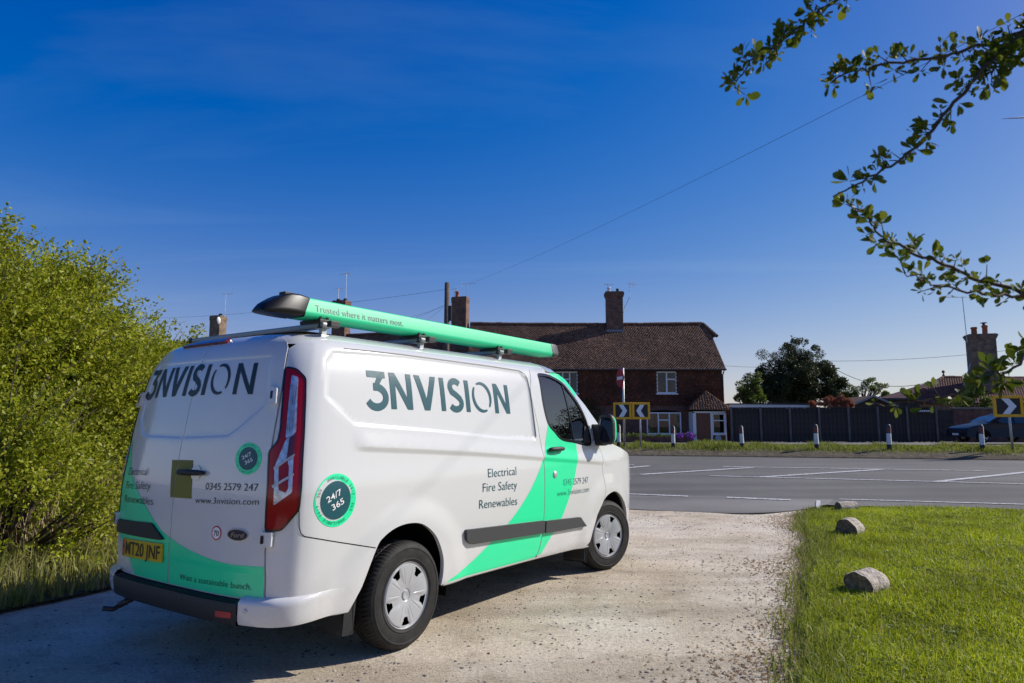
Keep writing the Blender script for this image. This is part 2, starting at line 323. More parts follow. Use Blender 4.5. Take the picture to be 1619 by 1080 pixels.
def b_asphalt(dark):
    def f(b, N, L, tc, noise, vor, ramp, mix, bump):
        base = ramp(noise(.25, 5), (.3, G(.075*dark)), (.7, G(.115*dark)))
        fine = ramp(noise(120, 4, .8), (.3, G(.6)), (.7, G(1.4)))
        mp = N.new('ShaderNodeMapping'); mp.inputs['Rotation'].default_value = (0, 0, R(16)); mp.inputs['Scale'].default_value = (.05, 1.1, 1); L.new(tc.outputs['Object'], mp.inputs[0])
        band = ramp(noise(1, 4, .5, mp.outputs[0]), (.35, G(.82)), (.65, G(1.18)))
        c = mix(1, mix(1, base, fine, 'MULTIPLY'), band, 'MULTIPLY'); c = mix(1, c, (1.06, .99, .88), 'MULTIPLY')
        L.new(c, b.inputs['Base Color']); b.inputs['Roughness'].default_value = .82; b.inputs['Specular IOR Level'].default_value = .35
        bump(noise(150, 4, .8), .5, .008)
    return f
MAT['asphalt'] = surf_mat('road_asphalt', b_asphalt(1.25)); MAT['asphalt_old'] = surf_mat('apron_asphalt', b_asphalt(1.75))
def b_marking(b, N, L, tc, noise, vor, ramp, mix, bump):
    c = mix(ramp(noise(14, 6, .75), (.38, G(.0)), (.56, G(1))), (.20,.20,.20), (.66,.65,.62)); L.new(c, b.inputs['Base Color']); b.inputs['Roughness'].default_value = .7
MAT['marking'] = surf_mat('road_marking_paint', b_marking)
def b_soil(b, N, L, tc, noise, vor, ramp, mix, bump):
    c = ramp(noise(5, 8, .7), (.3, (.055,.040,.025)), (.5, (.12,.095,.055)), (.7, (.20,.165,.10))); L.new(c, b.inputs['Base Color']); b.inputs['Roughness'].default_value = 1; bump(noise(12, 6, .75), 1, .08)
MAT['soil'] = surf_mat('verge_soil', b_soil)
def b_turf(b, N, L, tc, noise, vor, ramp, mix, bump):
    c = ramp(noise(3, 8, .7), (.3, (.10,.14,.012)), (.55, (.15,.19,.016)), (.75, (.20,.21,.035))); L.new(c, b.inputs['Base Color']); b.inputs['Roughness'].default_value = 1; bump(noise(60, 5, .8), .8, .03)
MAT['turf'] = surf_mat('turf_soil', b_turf)
def b_ground(b, N, L, tc, noise, vor, ramp, mix, bump):
    c = ramp(noise(.4, 8, .7), (.3, (.06,.075,.018)), (.5, (.10,.11,.03)), (.7, (.13,.11,.06))); L.new(c, b.inputs['Base Color']); b.inputs['Roughness'].default_value = 1; bump(noise(8, 6, .75), .8, .06)
MAT['earth'] = surf_mat('ground_earth', b_ground)
MAT['paving'] = mat('paving', (.22, .21, .20), .9, noise=.2, nscale=3)

def strip(name, qs, ts, mt, lift=0., kind='structure'):
    rows = [[(*qt(q, t), H(q) + lift) for t in ts] for q in qs]
    o = MB().grid(rows).build(name, mt); 
    if o.data.polygons[0].normal.z < 0: o.data.flip_normals()
    if kind: tag(o, kind=kind)
    return o
T0 = list(np.linspace(-130, 150, 57))
strip('ground', [-400, -60, 0, 11, 13, 25, 25.05, 25.5, 26.4, 28.6, 29.4, 31, 36, 42, 60, 200, 900, 1500], [-900, -300] + T0 + [400, 1000], MAT['earth'], -.06)
def flat_poly(name, pts, z, mt, kind='structure', fn=None, step=None):
    co = [Vector(p) for p in pts]; n = len(co); inner = []
    if step:
        xs = [p[0] for p in pts]; ys = [p[1] for p in pts]
        for x in np.arange(min(xs), max(xs), step):
            for y in np.arange(min(ys), max(ys), step): inner.append(Vector((x + random.uniform(-.2, .2)*step, y + random.uniform(-.2, .2)*step)))
    r = delaunay_2d_cdt(co + inner, [(i, (i+1) % n) for i in range(n)], [], 0, 1e-5)
    V = r[0]; F = []
    for f in r[2]:
        c = sum((V[i] for i in f), Vector((0, 0))) / len(f)
        if inside(c, pts): F.append(f)
    me = bpy.data.meshes.new(name); me.from_pydata([(p.x, p.y, (fn(p.x, p.y) if fn else 0) + z) for p in V], [], F); me.update()
    if len(F) and me.polygons[0].normal.z < 0: me.flip_normals()
    o = obj(name, me, mt, None, bool(step)); tag(o, kind=kind); return o
def inside(c, poly):
    x, y = c[0], c[1]; r = False; j = len(poly) - 1
    for i in range(len(poly)):
        xi, yi = poly[i]; xj, yj = poly[j]
        if (yi > y) != (yj > y) and x < (xj-xi)*(y-yi)/(yj-yi) + xi: r = not r
        j = i
    return r
# the drive: worn stone and dust, slightly uneven
def wob(x, y): return .012*math.sin(x*1.7 + y*.6) * math.sin(y*1.1 - x*.4) + .006*math.sin(4.1*x + 2.3*y)
def near_van(x, y):
    d = math.hypot(x + .6, y - 6.5); return min(1, max(0, (d - 2.5) / 2))
LAWN_EDGE = [(-1.2, -4), (.1, 0), (.95, 2.4), (1.64, 4.04), (1.92, 4.55), (2.02, 4.98), (2.33, 5.5), (2.62, 6.28), (3.05, 7.0), (3.30, 7.75), (3.75, 8.6), (4.02, 9.55), (4.42, 10.47), (4.75, 11.2), (5.15, 11.75)]
mouth = [qt(12.25, -3.2), qt(12.1, -1.5), qt(12.0, 0), qt(11.9, .6), qt(12.15, 1.2)]
drive_pts = [(-9, -6), (-1.25, -6)] + [(x + .35, y - .1) for x, y in LAWN_EDGE[:-1]] + [(5.0, 11.9)] + [qt(12.6, 1.0), qt(12.5, 0), qt(12.7, -3), qt(12.8, -6), qt(12.8, -12), (-9, 8)]
flat_poly('gravel_driveway', drive_pts, 0, MAT['gravel'], fn=lambda x, y: wob(x, y)*near_van(x, y), step=.45)
strip('road', [13.55, 14.3, 16, 19, 22, 25], T0, MAT['asphalt'], .004)
ap = [qt(11.95, -9), qt(12.15, -5), qt(12.25, -3.2), qt(12.12, -1.8), qt(12.0, -.9), qt(11.92, -.1), qt(11.98, .5), qt(12.25, .95), qt(12.7, 1.4), qt(13.6, 2.0), qt(14.30, 2.2), qt(14.30, -9)]
flat_poly('road_apron', [p for p in ap], .010, MAT['asphalt_old'], fn=lambda x, y: H(q_of(x, y)), step=.5)
# lawn
lawn_pts = LAWN_EDGE + [qt(13.2, 2.3), qt(13.42, 3.2), qt(13.45, 5), qt(13.4, 9), qt(13.45, 40), (45, -6), (-1.3, -6)]
def lawn_h(x, y):
    return .03 + .02*math.sin(x*.9 + 1.3*y)*math.sin(.7*x - .5*y) + max(0, H(q_of(x, y)))
flat_poly('lawn', lawn_pts, 0, MAT['turf'], fn=lawn_h, step=.6)
# rough bank on the left of the drive, behind the van
BANK = [(-12, -6), (-5.4, -6), (-4.9, 0), (-4.45, 3.6), (-3.95, 5.3), (-3.55, 6.1), (-3.2, 6.9), (-2.6, 8.4), (-1.7, 10.1), qt(12.4, -4.3), qt(13.3, -5.2), qt(13.3, -40)]
flat_poly('rough_bank', BANK, 0, MAT['soil'], fn=lambda x, y: .045 + .02*math.sin(2*x+y), step=.6)
strip('verge', [25.0, 25.03, 25.25, 25.6, 26.4, 27.5, 28.6], list(np.linspace(-60, 70, 261)), MAT['soil'], .006)
strip('footpath', [29.0, 29.4, 31, 31.6], T0, MAT['paving'], .006)
strip('forecourt', [31.62, 36, 42, 60], T0, MAT['asphalt_old'], .004)

# ---- road markings, each a sheet 5 mm above the carriageway
def road_pt(px, py):
    a = (px - 809.5) / FPX; b = (540 - py) / FPX
    d = Vector((a, math.cos(PITCH) - b*math.sin(PITCH), math.sin(PITCH) + b*math.cos(PITCH)))
    lo, hi = 3., 60.
    for _ in range(50):
        y = (lo + hi)/2
        if CAM_Z + d.z/d.y*y > H(q_of(d.x/d.y*y, y)): lo = y
        else: hi = y
    return (d.x/d.y*y, y)
def marking(name, p0, p1, w, label, group=None):
    a = Vector(p0); b = Vector(p1); d = (b-a).normalized(); n = Vector((-d.y, d.x)) * w/2
    V = []
    for p in (a-n, b-n, b+n, a+n): V.append((p.x, p.y, H(q_of(p.x, p.y)) + (.016 if q_of(p.x, p.y) > 14.25 else .020)))
    me = bpy.data.meshes.new(name); me.from_pydata(V, [], [(0,1,2,3)]); me.update()
    if me.polygons[0].normal.z < 0: me.flip_normals()
    o = obj(name, me, MAT['marking']); tag(o, kind='structure'); return o
mk_lines = [((1122,753),(1619,766),.11), ((1142,738.3),(1560,745.2),.11), ((1013,751),(1190,740),.18), ((1205,755),(1393,743),.18), ((1475,763),(1640,745.5),.18),
            ((940,745.5),(1027,737.2),.18), ((960,735.5),(1003,735.8),.11)]
for a, b, w in mk_lines: marking('hatch_line', road_pt(*a), road_pt(*b), w, '')
for a, b in (((985,781.8),(1088,786)), ((1149,787.8),(1250,792))): marking('give_way_line', road_pt(*a), road_pt(*b), .14, '')
a = Vector(road_pt(1294,793)); b = Vector(road_pt(1293.5,811)); marking('edge_line', a, b, .07, '')
marking('edge_line', qt(14.33, 2.3), qt(14.15, 30), .08, '')
# scattered chippings and loose stones on the drive
def pebbles(n, size, seed):
    g = np.random.default_rng(seed); P = []
    while len(P) < n:
        x = g.uniform(-4.5, 5); y = 2.6 + (g.random()**1.6)*9.5
        if inside((x, y), drive_pts) and not inside((x, y), lawn_pts):
            dens = .5 + .5*math.sin(2.1*x + .7)*math.sin(1.4*y + x)
            ed = min(math.hypot(x - a, y - b) for a, b in LAWN_EDGE)
            if g.random() < .25 + .6*dens + (.5 if ed < .6 else 0): P.append((x, y))
    V = []; F = []; base = np.array([(1,0,0),(-.5,.87,0),(-.5,-.87,0),(0,0,.75),(.35,.6,.35),(-.8,0,.3),(.4,-.55,.4)])
    fc = [(0,4,3),(4,1,3),(1,5,3),(5,2,3),(2,6,3),(6,0,3),(0,1,4),(1,2,5),(2,0,6)]
    for x, y in P:
        s = size*(.4 + 1.1*g.random()**2.2); a = g.random()*6.28; c, n_ = math.cos(a), math.sin(a); st = .6 + .8*g.random()
        b0 = len(V)
        for p in base: V.append((x + s*(c*p[0]*st - n_*p[1]), y + s*(n_*p[0]*st + c*p[1]), wob(x, y)*near_van(x, y) - .003 + s*p[2]*.8))
        F += [tuple(i + b0 for i in f) for f in fc]
    return np_mesh('pebbles', V, F)
MAT['pebble'] = island_mat('pebble', [(.06,.06,.065),(.13,.12,.12),(.34,.29,.23),(.09,.085,.08),(.45,.40,.33),(.05,.05,.055)], .9)
o = obj('loose_stones', pebbles(14000, .0115, 3), MAT['pebble']); tag(o, 'loose grey and tan stones scattered over the gravel drive', 'gravel', kind='stuff')

# brown crumbs of earth and dead turf where the lawn frays out on the drive
def crumbs(seed):
    g = np.random.default_rng(seed); V = []; F = []; seg = list(zip(LAWN_EDGE[2:], LAWN_EDGE[3:]))
    for (x0, y0), (x1, y1) in seg:
        for _ in range(int(1500*math.hypot(x1-x0, y1-y0))):
            t_ = g.random(); x = x0 + (x1-x0)*t_; y = y0 + (y1-y0)*t_; wd = .10 + .16*max(0, math.sin(y*1.9 + .6) + .5*math.sin(y*4.7)); d = -g.exponential(wd) + .05; x += d*.92; y -= d*.38
            s = .006 + .016*g.random()**2; a = g.random()*6.28; k = g.uniform(.3, 1); b = len(V); z = wob(x, y)*near_van(x, y)
            for c, e, h in ((1,0,.0),(-.4,.8,.0),(-.6,-.7,.0),(.1,.1,.55)): V.append((x + s*(c*math.cos(a) - e*k*math.sin(a)), y + s*(c*math.sin(a) + e*k*math.cos(a)), z + .001 + h*s))
            F += [(b, b+1, b+3), (b+1, b+2, b+3), (b+2, b, b+3)]
    return np_mesh('crumbs', V, F)
o = obj('earth_crumbs', crumbs(8), MAT['crumb']); tag(o, 'brown crumbs of earth and dead turf along the frayed lawn edge', 'soil', kind='stuff')
# ---- grass
def blades(P, h, w, lean, seed, zfn, tri=False):
    """P: n x 2 positions, h: heights"""
    g = np.random.default_rng(seed); n = len(P); a = g.random(n)*2*np.pi; la = g.random(n)*2*np.pi; ln = lean*h*g.random(n)
    z = np.array([zfn(x, y) for x, y in P]); B = np.c_[P, z - .01]; dx = np.c_[np.cos(a), np.sin(a), np.zeros(n)] * (w/2*(0.6 + .8*g.random(n)))[:, None]
    le = np.c_[np.cos(la)*ln, np.sin(la)*ln, np.zeros(n)]; up = np.c_[np.zeros((n, 2)), h]
    v = np.stack([B - dx, B + dx, B + dx*.7 + le*.35 + up*.6, B - dx*.7 + le*.35 + up*.6, B + le + up*(1 - .25*np.minimum(1, ln/np.maximum(h, 1e-6)))[:, None]], 1).reshape(-1, 3)
    i = np.arange(n)[:, None]*5; f = np.concatenate([i + np.array([0, 1, 2]), i + np.array([0, 2, 3]), i + np.array([3, 2, 4])])
    return v, f
def lawn_points(n, seed):
    g = np.random.default_rng(seed); out = []
    # denser near the camera
    while len(out) < n:
        y = 3.2 + 10.6*g.random(4000)**1.35; x = g.random(4000)*(1.0*y + 1.5) - .2
        for xx, yy in zip(x, y):
            if xx < yy*.80 + .6 and inside((xx, yy), lawn_pts): out.append((xx, yy))
    return np.array(out[:n])
P = lawn_points(170000, 5); g = np.random.default_rng(6)
clump = np.sin(P[:,0]*2.3 + 1.1*np.sin(P[:,1]*1.7)) * np.sin(P[:,1]*2.9 + P[:,0])
hh = (.038 + .030*g.random(len(P)) + .016*clump) * (1 + .9*(g.random(len(P)) > .985))
v, f = blades(P, hh, .0085 + .0*P[:,0], 1.3, 7, lawn_h)
v2, f2 = v, f
o = obj('lawn_grass', np_mesh('lawn_grass', v, f), MAT['grass']); tag(o, 'bright green mown grass beside the gravel drive', 'grass', kind='stuff')
# taller seed stalks and flat weeds scattered through it
Q = lawn_points(3200, 15); v, f = blades(Q, .07 + .10*g.random(len(Q)), .0045, 1.0, 16, lawn_h); o = obj('lawn_stalks', np_mesh('lawn_stalks', v, f), MAT['grass_pale']); tag(o, 'pale taller grass stalks standing in the lawn', 'grass', kind='stuff')
Q = lawn_points(420, 17); W = np.concatenate([np.array([(x + random.gauss(0, .035), y + random.gauss(0, .035)) for _ in range(14)]) for x, y in Q]); v, f = blades(W, .030 + .025*g.random(len(W)), .026, 2.2, 18, lawn_h); o = obj('lawn_weeds', np_mesh('lawn_weeds', v, f), MAT['leaf_spring']); tag(o, 'broad-leaved weeds and clover patches in the lawn', 'weeds', kind='stuff')
# ragged weeds and longer tufts along the edge of the lawn
E = []
for k in range(len(LAWN_EDGE)-1):
    (x0, y0), (x1, y1) = LAWN_EDGE[k], LAWN_EDGE[k+1]
    if y1 < 2: continue
    for _ in range(int(900*math.hypot(x1-x0, y1-y0))):
        t = random.random(); d = random.gauss(.05, .11); E.append((x0 + (x1-x0)*t + d*.9, y0 + (y1-y0)*t - d*.4))
E = np.array(E); v, f = blades(E, .05 + .10*g.random(len(E))**2, .008, 1.1, 9, lambda x, y: .015)
o = obj('edge_grass', np_mesh('edge_grass', v, f), MAT['grass_rough']); tag(o, 'ragged longer grass creeping over the edge of the gravel drive', 'grass', kind='stuff')
# dead straw and roots on the drive edge
E = []
for k in range(3, len(LAWN_EDGE)-1):
    (x0, y0), (x1, y1) = LAWN_EDGE[k], LAWN_EDGE[k+1]
    for _ in range(int(330*math.hypot(x1-x0, y1-y0))):
        t = random.random(); d = -abs(random.gauss(.0, .16)); E.append((x0 + (x1-x0)*t + d, y0 + (y1-y0)*t - d*.4))
E = np.array(E); v, f = blades(E, .008 + .02*g.random(len(E)), .007, 6.0, 10, lambda x, y: .012)
o = obj('dead_straw', np_mesh('dead_straw', v, f), MAT['dry_stalk']); tag(o, 'dead brown straw matted along the lawn edge', 'straw', kind='stuff')
# verge grass: tufts of differing height
E = []; HH = []
for _ in range(52000):
    t = random.uniform(-7, 26); q = 25.35 + 3.2*random.random()**.8
    tuft = max(0, math.sin(t*1.1 + 1.0)*math.sin(t*.43 + 2))**2 + .6*max(0, math.sin(t*2.9 + q))**3
    if random.random() > (.35 + .65*min(1, (q-25.3)/.7)): continue
    E.append(qt(q, t)); HH.append((.05 + .09*random.random() + .26*tuft*random.random()) * (1 if q > 25.7 else .6))
v, f = blades(np.array(E), np.array(HH), .022, .7, 12, lambda x, y: H(q_of(x, y)))
o = obj('verge_grass', np_mesh('verge_grass', v, f), MAT['grass_rough']); tag(o, 'tufty grass on the verge across the road', 'grass', kind='stuff')
# long grass and nettles at the foot of the hedge
E = []; HH = []
while len(E) < 30000:
    x = random.uniform(-7.5, -2); y = random.uniform(4.2, 11.5)
    if not inside((x, y), BANK): continue
    ed = min(math.hypot(x-a, y-b) for a, b in BANK[3:9]); 
    E.append((x, y)); HH.append(.08 + .40*random.random()**1.5 * min(1, .25 + ed*.9))
v, f = blades(np.array(E), np.array(HH), .014, .8, 13, lambda x, y: .04)
o = obj('hedge_bottom_grass', np_mesh('hedge_bottom_grass', v, f), MAT['grass_pale']); tag(o, 'long pale grass at the foot of the left hedge', 'grass', kind='stuff')
E = np.array([(lambda u: (-5.9 + 1.5*u + random.uniform(-.5, .5), 5.9 + 2.3*u + random.uniform(-.4, .4)))(random.random()) for _ in range(1300)]); v, f = blades(E, .4 + .8*g.random(len(E)), .010, .7, 14, lambda x, y: .04)
o = obj('dry_stalks', np_mesh('dry_stalks', v, f), MAT['dry_stalk']); tag(o, 'thin dry brown stalks standing in front of the left hedge', 'stalks', kind='stuff')

# ---- logs marking the lawn edge
def log(loc, r, L, rz, label, seed):
    g = random.Random(seed); t = empty('log', loc, rz); m = MB(); n = 26; lump = [1 + .06*math.sin(3*k*6.283/n + seed) + .03*math.sin(7*k*6.283/n + 2*seed) + g.uniform(-.03, .03) for k in range(n)]
    rows = []
    for i in range(9):
        y = -L/2 + L*i/8; rr = r*(1 + .05*math.sin(i*1.3 + seed))*(.94 if i in (0, 8) else 1)
        rows.append([(rr*lump[k]*math.cos(2*math.pi*k/n)*(1 + g.uniform(-.015, .015)), y, rr*lump[k]*math.sin(2*math.pi*k/n) + r*.78) for k in range(n)])
    autosmooth(m.grid(rows, True).build('bark', MAT['log_bark'], t), 50)
    for s, row in ((-1, rows[0]), (1, rows[-1])):
        e = MB(); c = Vector((0, s*(L/2 - .012), r*.78)); rings = []
        for k, q in ((.98, 0), (.7, .004), (.4, .002), (.06, .006)): rings.append([Vector(p)*k + c*(1-k) + Vector((0, s*(q - .006), 0)) for p in row])
        e.grid(rings, True); e.f.append(tuple(range(3*n, 4*n))); e.m.append(0); e.build('sawn_end', MAT['log_end'], t)
    tag(t, label, 'log', 'logs along the lawn edge'); return t
MAT['log_bark'] = mat('log_bark', (.42, .36, .29), .95, noise=.5, nscale=34, bump=.8, bscale=60)
MAT['log_end'] = mat('log_end', (.17, .125, .085), .95, noise=.5, nscale=30, bump=.6, bscale=60)
log((3.02, 6.02, -.01), .125, .33, R(-52), 'weathered log with a dark sawn end, nearest on the lawn edge', 1)
log((4.40, 9.12, -.01), .135, .30, R(-45), 'dark-ended log on the lawn edge, middle of the three', 2)
log((5.62, 11.72, .0), .09, .36, R(-72), 'small pale log lying on the lawn edge closest to the road', 3)
# ------------------------------------------------------------------ the van
# Surface of the body: s runs along the plan outline (0 at the nose, past the right side, round the tail), z is height.
# van frame: x forwards from the rear axle, y to the left, z up

def hermite(P):
    xs=[p[0] for p in P]; ys=[p[1] for p in P]; n=len(P)
    d=[(ys[i+1]-ys[i])/(xs[i+1]-xs[i]) for i in range(n-1)]
    m=[d[0]]+[0 if d[i-1]*d[i]<=0 else 2*d[i-1]*d[i]/(d[i-1]+d[i]) for i in range(1,n-1)]+[d[-1]]
    def f(x):
        if x<=xs[0]: return ys[0]+m[0]*(x-xs[0])
        if x>=xs[-1]: return ys[-1]+m[-1]*(x-xs[-1])
        i=bisect.bisect_right(xs,x)-1; h=xs[i+1]-xs[i]; t=(x-xs[i])/h
        return (ys[i]*(1+2*t)*(1-t)**2+m[i]*h*t*(1-t)**2+ys[i+1]*t*t*(3-2*t)-m[i+1]*h*t*t*(1-t))
    return f
# half width against height
Yh=hermite([(.20,.90),(.28,.925),(.36,.952),(.6,.975),(.9,.985),(1.05,.984),(1.2,.968),(1.35,.951),(1.5,.933),(1.7,.905),(1.8,.885),(1.88,.857),(1.945,.817),(1.99,.75),(2.022,.66)])
# rear face against height
Xr=hermite([(.3,-1.015),(.5,-1.025),(.95,-1.02),(1.3,-.99),(1.6,-.945),(1.8,-.90),(1.88,-.869),(1.945,-.83),(1.99,-.77),(2.022,-.68)])
PLAN=[(3.93,0),(3.925,.2),(3.90,.42),(3.83,.68),(3.68,.86),(3.45,.945),(3.2,.968),(2.6,.985),(1,.985),(-.3,.983),(-.6,.977),(-.76,.967),(-.85,.945),(-.905,.905),(-.943,.858),(-.968,.808),(-.977,.77),(-.999,.65),(-1.017,.48),(-1.026,.25),(-1.028,0)]
# arc parameter s: 0 at x=0 on the side, positive forwards
def _cum():
    L=[0]
    for a,b in zip(PLAN,PLAN[1:]): L.append(L[-1]+math.hypot(b[0]-a[0],b[1]-a[1]))
    d=6.47933-L[-1]   # spread a small correction over the corner
    return [l+d*min(1,max(0,(i-10)/5)) for i,l in enumerate(L)]
_L=_cum()
_bx=hermite([(l,p[0]) for l,p in zip(_L,PLAN)]); _by=hermite([(l,p[1]) for l,p in zip(_L,PLAN)])
def plan(s): return _bx(s),_by(s)
def s_of_x(x):
    a,b=0.,_L[13]
    for _ in range(40):
        m=(a+b)/2
        if _bx(m)>x: a=m
        else: b=m
    return a
def s_of_y(y):
    a,b=_L[12],_L[-1]
    for _ in range(40):
        m=(a+b)/2
        if _by(m)>y: a=m
        else: b=m
    return a
def sm(a,b,x):
    t=min(1,max(0,(x-a)/(b-a))); return t*t*(3-2*t)
SMAX=_L[-1]; S0=s_of_x(-.2); S1=s_of_x(-.9)
def M(s,z,off=0.):
    mir=1
    if s>SMAX: s=2*SMAX-s; mir=-1
    bx,by=_bx(s),_by(s)
    wx=sm(S0,S1,s)
    y=by*Yh(z)/.985; x=bx+(Xr(z)+1.02)*wx
    return (x,-y*mir,z)

F={
 'light':[(5.649,1.773),(5.579,1.762),(5.519,1.709),(5.508,1.576),(5.5,1.393),(5.5,1.101),(5.504,0.968),(5.592,0.859),(5.683,0.857),(5.688,1.101),(5.696,1.287),(5.643,1.342),(5.633,1.414),(5.641,1.63)],
 'lens_clear':[(5.609,1.728),(5.555,1.714),(5.537,1.393),(5.604,1.356)],
 'lens_low':[(5.604,1.356),(5.542,1.393),(5.538,1.061),(5.649,0.985),(5.658,1.204)],
 'lens_mid':[(5.576,1.366),(5.545,1.387),(5.547,1.261),(5.585,1.246)],
 'door_r':[(5.654,1.857),(5.655,1.628),(5.678,1.337),(5.69,1.127),(5.68,0.818),(5.659,0.497)],
 'split':[(6.601,1.526),(6.568,1.346),(6.529,0.978),(6.537,0.73),(6.542,0.448)],
 'rrecess_r':[(6.318,1.351),(6.056,1.361),(5.969,1.403),(5.775,1.53)],
 'rrecess_l':[(7.349,1.531),(7.267,1.423),(7.088,1.35),(6.574,1.345)],
 'rlogo':[(7.318,1.617),(7.283,1.816),(7.042,1.627),(7.128,1.815),(6.838,1.617),(6.922,1.823),(6.801,1.621),(6.731,1.826),(6.655,1.625),(6.677,1.819),(6.603,1.635),(6.515,1.828),(6.415,1.624),(6.408,1.819),(6.319,1.628),(6.16,1.817),(6.079,1.623),(5.888,1.808),(5.894,1.619)],
 'rtext':[(7.175,1.099),(6.88,1.112),(7.218,1.15),(7.175,1.005),(6.811,1.026),(7.163,0.933),(6.76,0.941)],
 'rtel':[(6.2,1.055),(5.753,1.068),(6.208,1.095),(5.757,1.111),(6.292,0.971),(5.74,0.991),(6.128,1.016)],
 'rcirc':[(5.956,1.238),(5.744,1.25),(5.856,1.335),(5.845,1.154)],
 'r70':[(6.11,0.813),(6.022,0.82),(6.071,0.857),(6.062,0.778)],
 'oval':[(5.965,0.813),(5.796,0.828),(5.878,0.853),(5.879,0.789)],
 'olive':[(6.605,1.218),(6.371,1.222),(6.337,0.996),(6.567,0.991)],
 'rhandle':[(6.479,1.145),(6.209,1.152),(6.326,1.197),(6.312,1.101)],
 'pdark':[(7.253,0.807),(6.748,0.822),(6.586,0.729),(7.292,0.724)],
 'plate':[(7.134,0.689),(6.591,0.709),(6.589,0.595),(7.132,0.584)],
 'rgreen':[(7.349,1.314),(7.236,1.173),(6.998,1.022),(6.777,0.869),(6.638,0.783),(6.451,0.726),(6.153,0.673),(5.9,0.653),(5.663,0.66),(5.65,0.49)],
 'rgreen_l':[(7.27,0.701),(7.129,0.665),(7.055,0.583),(7.005,0.528),(6.96,0.466)],
 'watt':[(6.406,0.516),(5.752,0.531),(6.41,0.55)],
 'hinge1':[(5.737,1.659),(5.671,1.646),(5.666,1.554),(5.73,1.562)],
 'hinge2':[(5.705,0.85),(5.631,0.85),(5.633,0.772),(5.694,0.769)],
 'seam':[(5.503,0.988),(5.496,0.869),(5.463,0.817),(5.246,0.764),(4.944,0.685)],
 'arch':[(5.134,0.334),(5.043,0.474),(4.944,0.683),(4.886,0.742),(4.772,0.79),(4.636,0.799),(4.506,0.773),(4.38,0.68),(4.3,0.55),(4.281,0.438),(4.288,0.335)],
 'archf':[(1.818,0.705),(1.698,0.751),(1.537,0.754),(1.398,0.693),(1.28,0.603),(1.251,0.519)],
 'fline':[(1.889,1.212),(1.82,1.147),(1.847,0.971),(1.796,0.741)],
 'dline':[(2.933,1.946),(3.034,1.717),(2.986,1.448),(2.962,1.256),(2.949,1.086),(2.953,0.636),(2.992,0.418),(3.029,0.346)],
 'dsill':[(3.029,0.346),(2.095,0.32)],
 'win':[(2.838,1.887),(2.673,1.888),(2.463,1.834),(2.342,1.749),(2.21,1.642),(2.114,1.521),(2.067,1.409),(2.051,1.251),(2.342,1.282),(2.593,1.311),(2.71,1.383),(2.804,1.458),(2.849,1.654)],
 'wdiv':[(2.45,1.83),(2.387,1.518),(2.36,1.292)],
 'dtop':[(2.921,1.954),(2.713,1.951),(2.517,1.923),(2.382,1.864)],
 'recess':[(5.399,1.835),(5.375,1.912),(4.569,1.928),(3.575,1.919),(3.101,1.91),(3.024,1.841),(3.007,1.358)],
 'rec_low':[(5.383,1.595),(5.131,1.411),(4.356,1.372),(3.569,1.299),(3.01,1.26)],
 'rec_slope':[(5.131,1.411),(4.992,1.309),(3.999,1.248),(2.948,1.166)],
 'sgreen':[(4.253,0.365),(3.913,0.457),(3.506,0.658),(3.23,0.851),(2.926,1.145)],
 'dgreen_f':[(2.337,1.272),(2.347,1.159),(2.468,0.861),(2.64,0.621),(2.784,0.503),(2.962,0.358)],
 'dgreen_r':[(2.809,1.438),(2.925,1.198)],
 'rubd':[(2.945,0.626),(2.328,0.591),(2.209,0.491),(2.928,0.521)],
 'rubs':[(4.071,0.69),(2.993,0.634),(2.984,0.529),(4.005,0.577),(4.054,0.618)],
 'logo':[(4.967,1.789),(4.786,1.655),(4.751,1.79),(4.71,1.548),(4.543,1.547),(4.559,1.789),(4.507,1.787),(4.286,1.786),(4.384,1.545),(4.243,1.782),(4.197,1.542),(4.152,1.708),(3.983,1.612),(3.954,1.779),(3.903,1.538),(3.863,1.702),(3.621,1.612),(3.579,1.774),(3.532,1.534),(3.371,1.531),(3.4,1.768),(4.966,1.543)],
 'stext':[(3.768,1.039),(3.385,1.038),(3.763,1.105),(3.839,0.939),(3.377,0.928),(3.882,0.815),(3.375,0.798)],
 'dtext':[(2.631,0.897),(2.155,0.89),(2.629,0.962),(2.74,0.809),(2.136,0.805)],
 'handle':[(2.861,1.224),(2.624,1.212),(2.736,1.257),(2.746,1.165)],
 'scirc':[(5.416,1.016),(5.107,0.99),(5.273,1.154),(5.265,0.851)],
 'refl':[(5.975,0.409),(5.831,0.418),(5.832,0.382),(5.973,0.372)],
 'sensor':[(5.739,0.423)],
 'bmp':[(5.797,0.446),(5.65,0.479),(5.565,0.463),(5.417,0.463),(5.164,0.455),(7.201,0.44),(6.709,0.319),(6.122,0.329),(5.792,0.328)],
}
def _norm(s, z):
    h = 2e-3
    a = Vector(M(s+h, z)) - Vector(M(s-h, z)); b = Vector(M(s, min(z+h, 2.021))) - Vector(M(s, z-h))
    n = a.cross(b).normalized()
    return n
_c = Vector((1.4, 0, 1.0)); 
_sgn = 1 if _norm(4.0, 1.0).dot(Vector(M(4.0, 1.0)) - _c) > 0 else -1
def seg_dist(p, a, b):
    ax, ay = a; bx, by = b; px, py = p; dx, dy = bx-ax, by-ay; l = dx*dx + dy*dy
    t = 0 if l == 0 else max(0, min(1, ((px-ax)*dx + (py-ay)*dy)/l)); return math.hypot(px-ax-t*dx, py-ay-t*dy)
def sdist(p, poly):
    d = min(seg_dist(p, poly[i], poly[(i+1) % len(poly)]) for i in range(len(poly))); return d if inside(p, poly) else -d
SIDE_REC = [(5.382,1.60),(5.395,1.835),(5.34,1.905),(4.569,1.925),(3.575,1.918),(3.12,1.908),(3.04,1.85),(3.02,1.30),(3.569,1.325),(4.356,1.385),(5.12,1.43)]
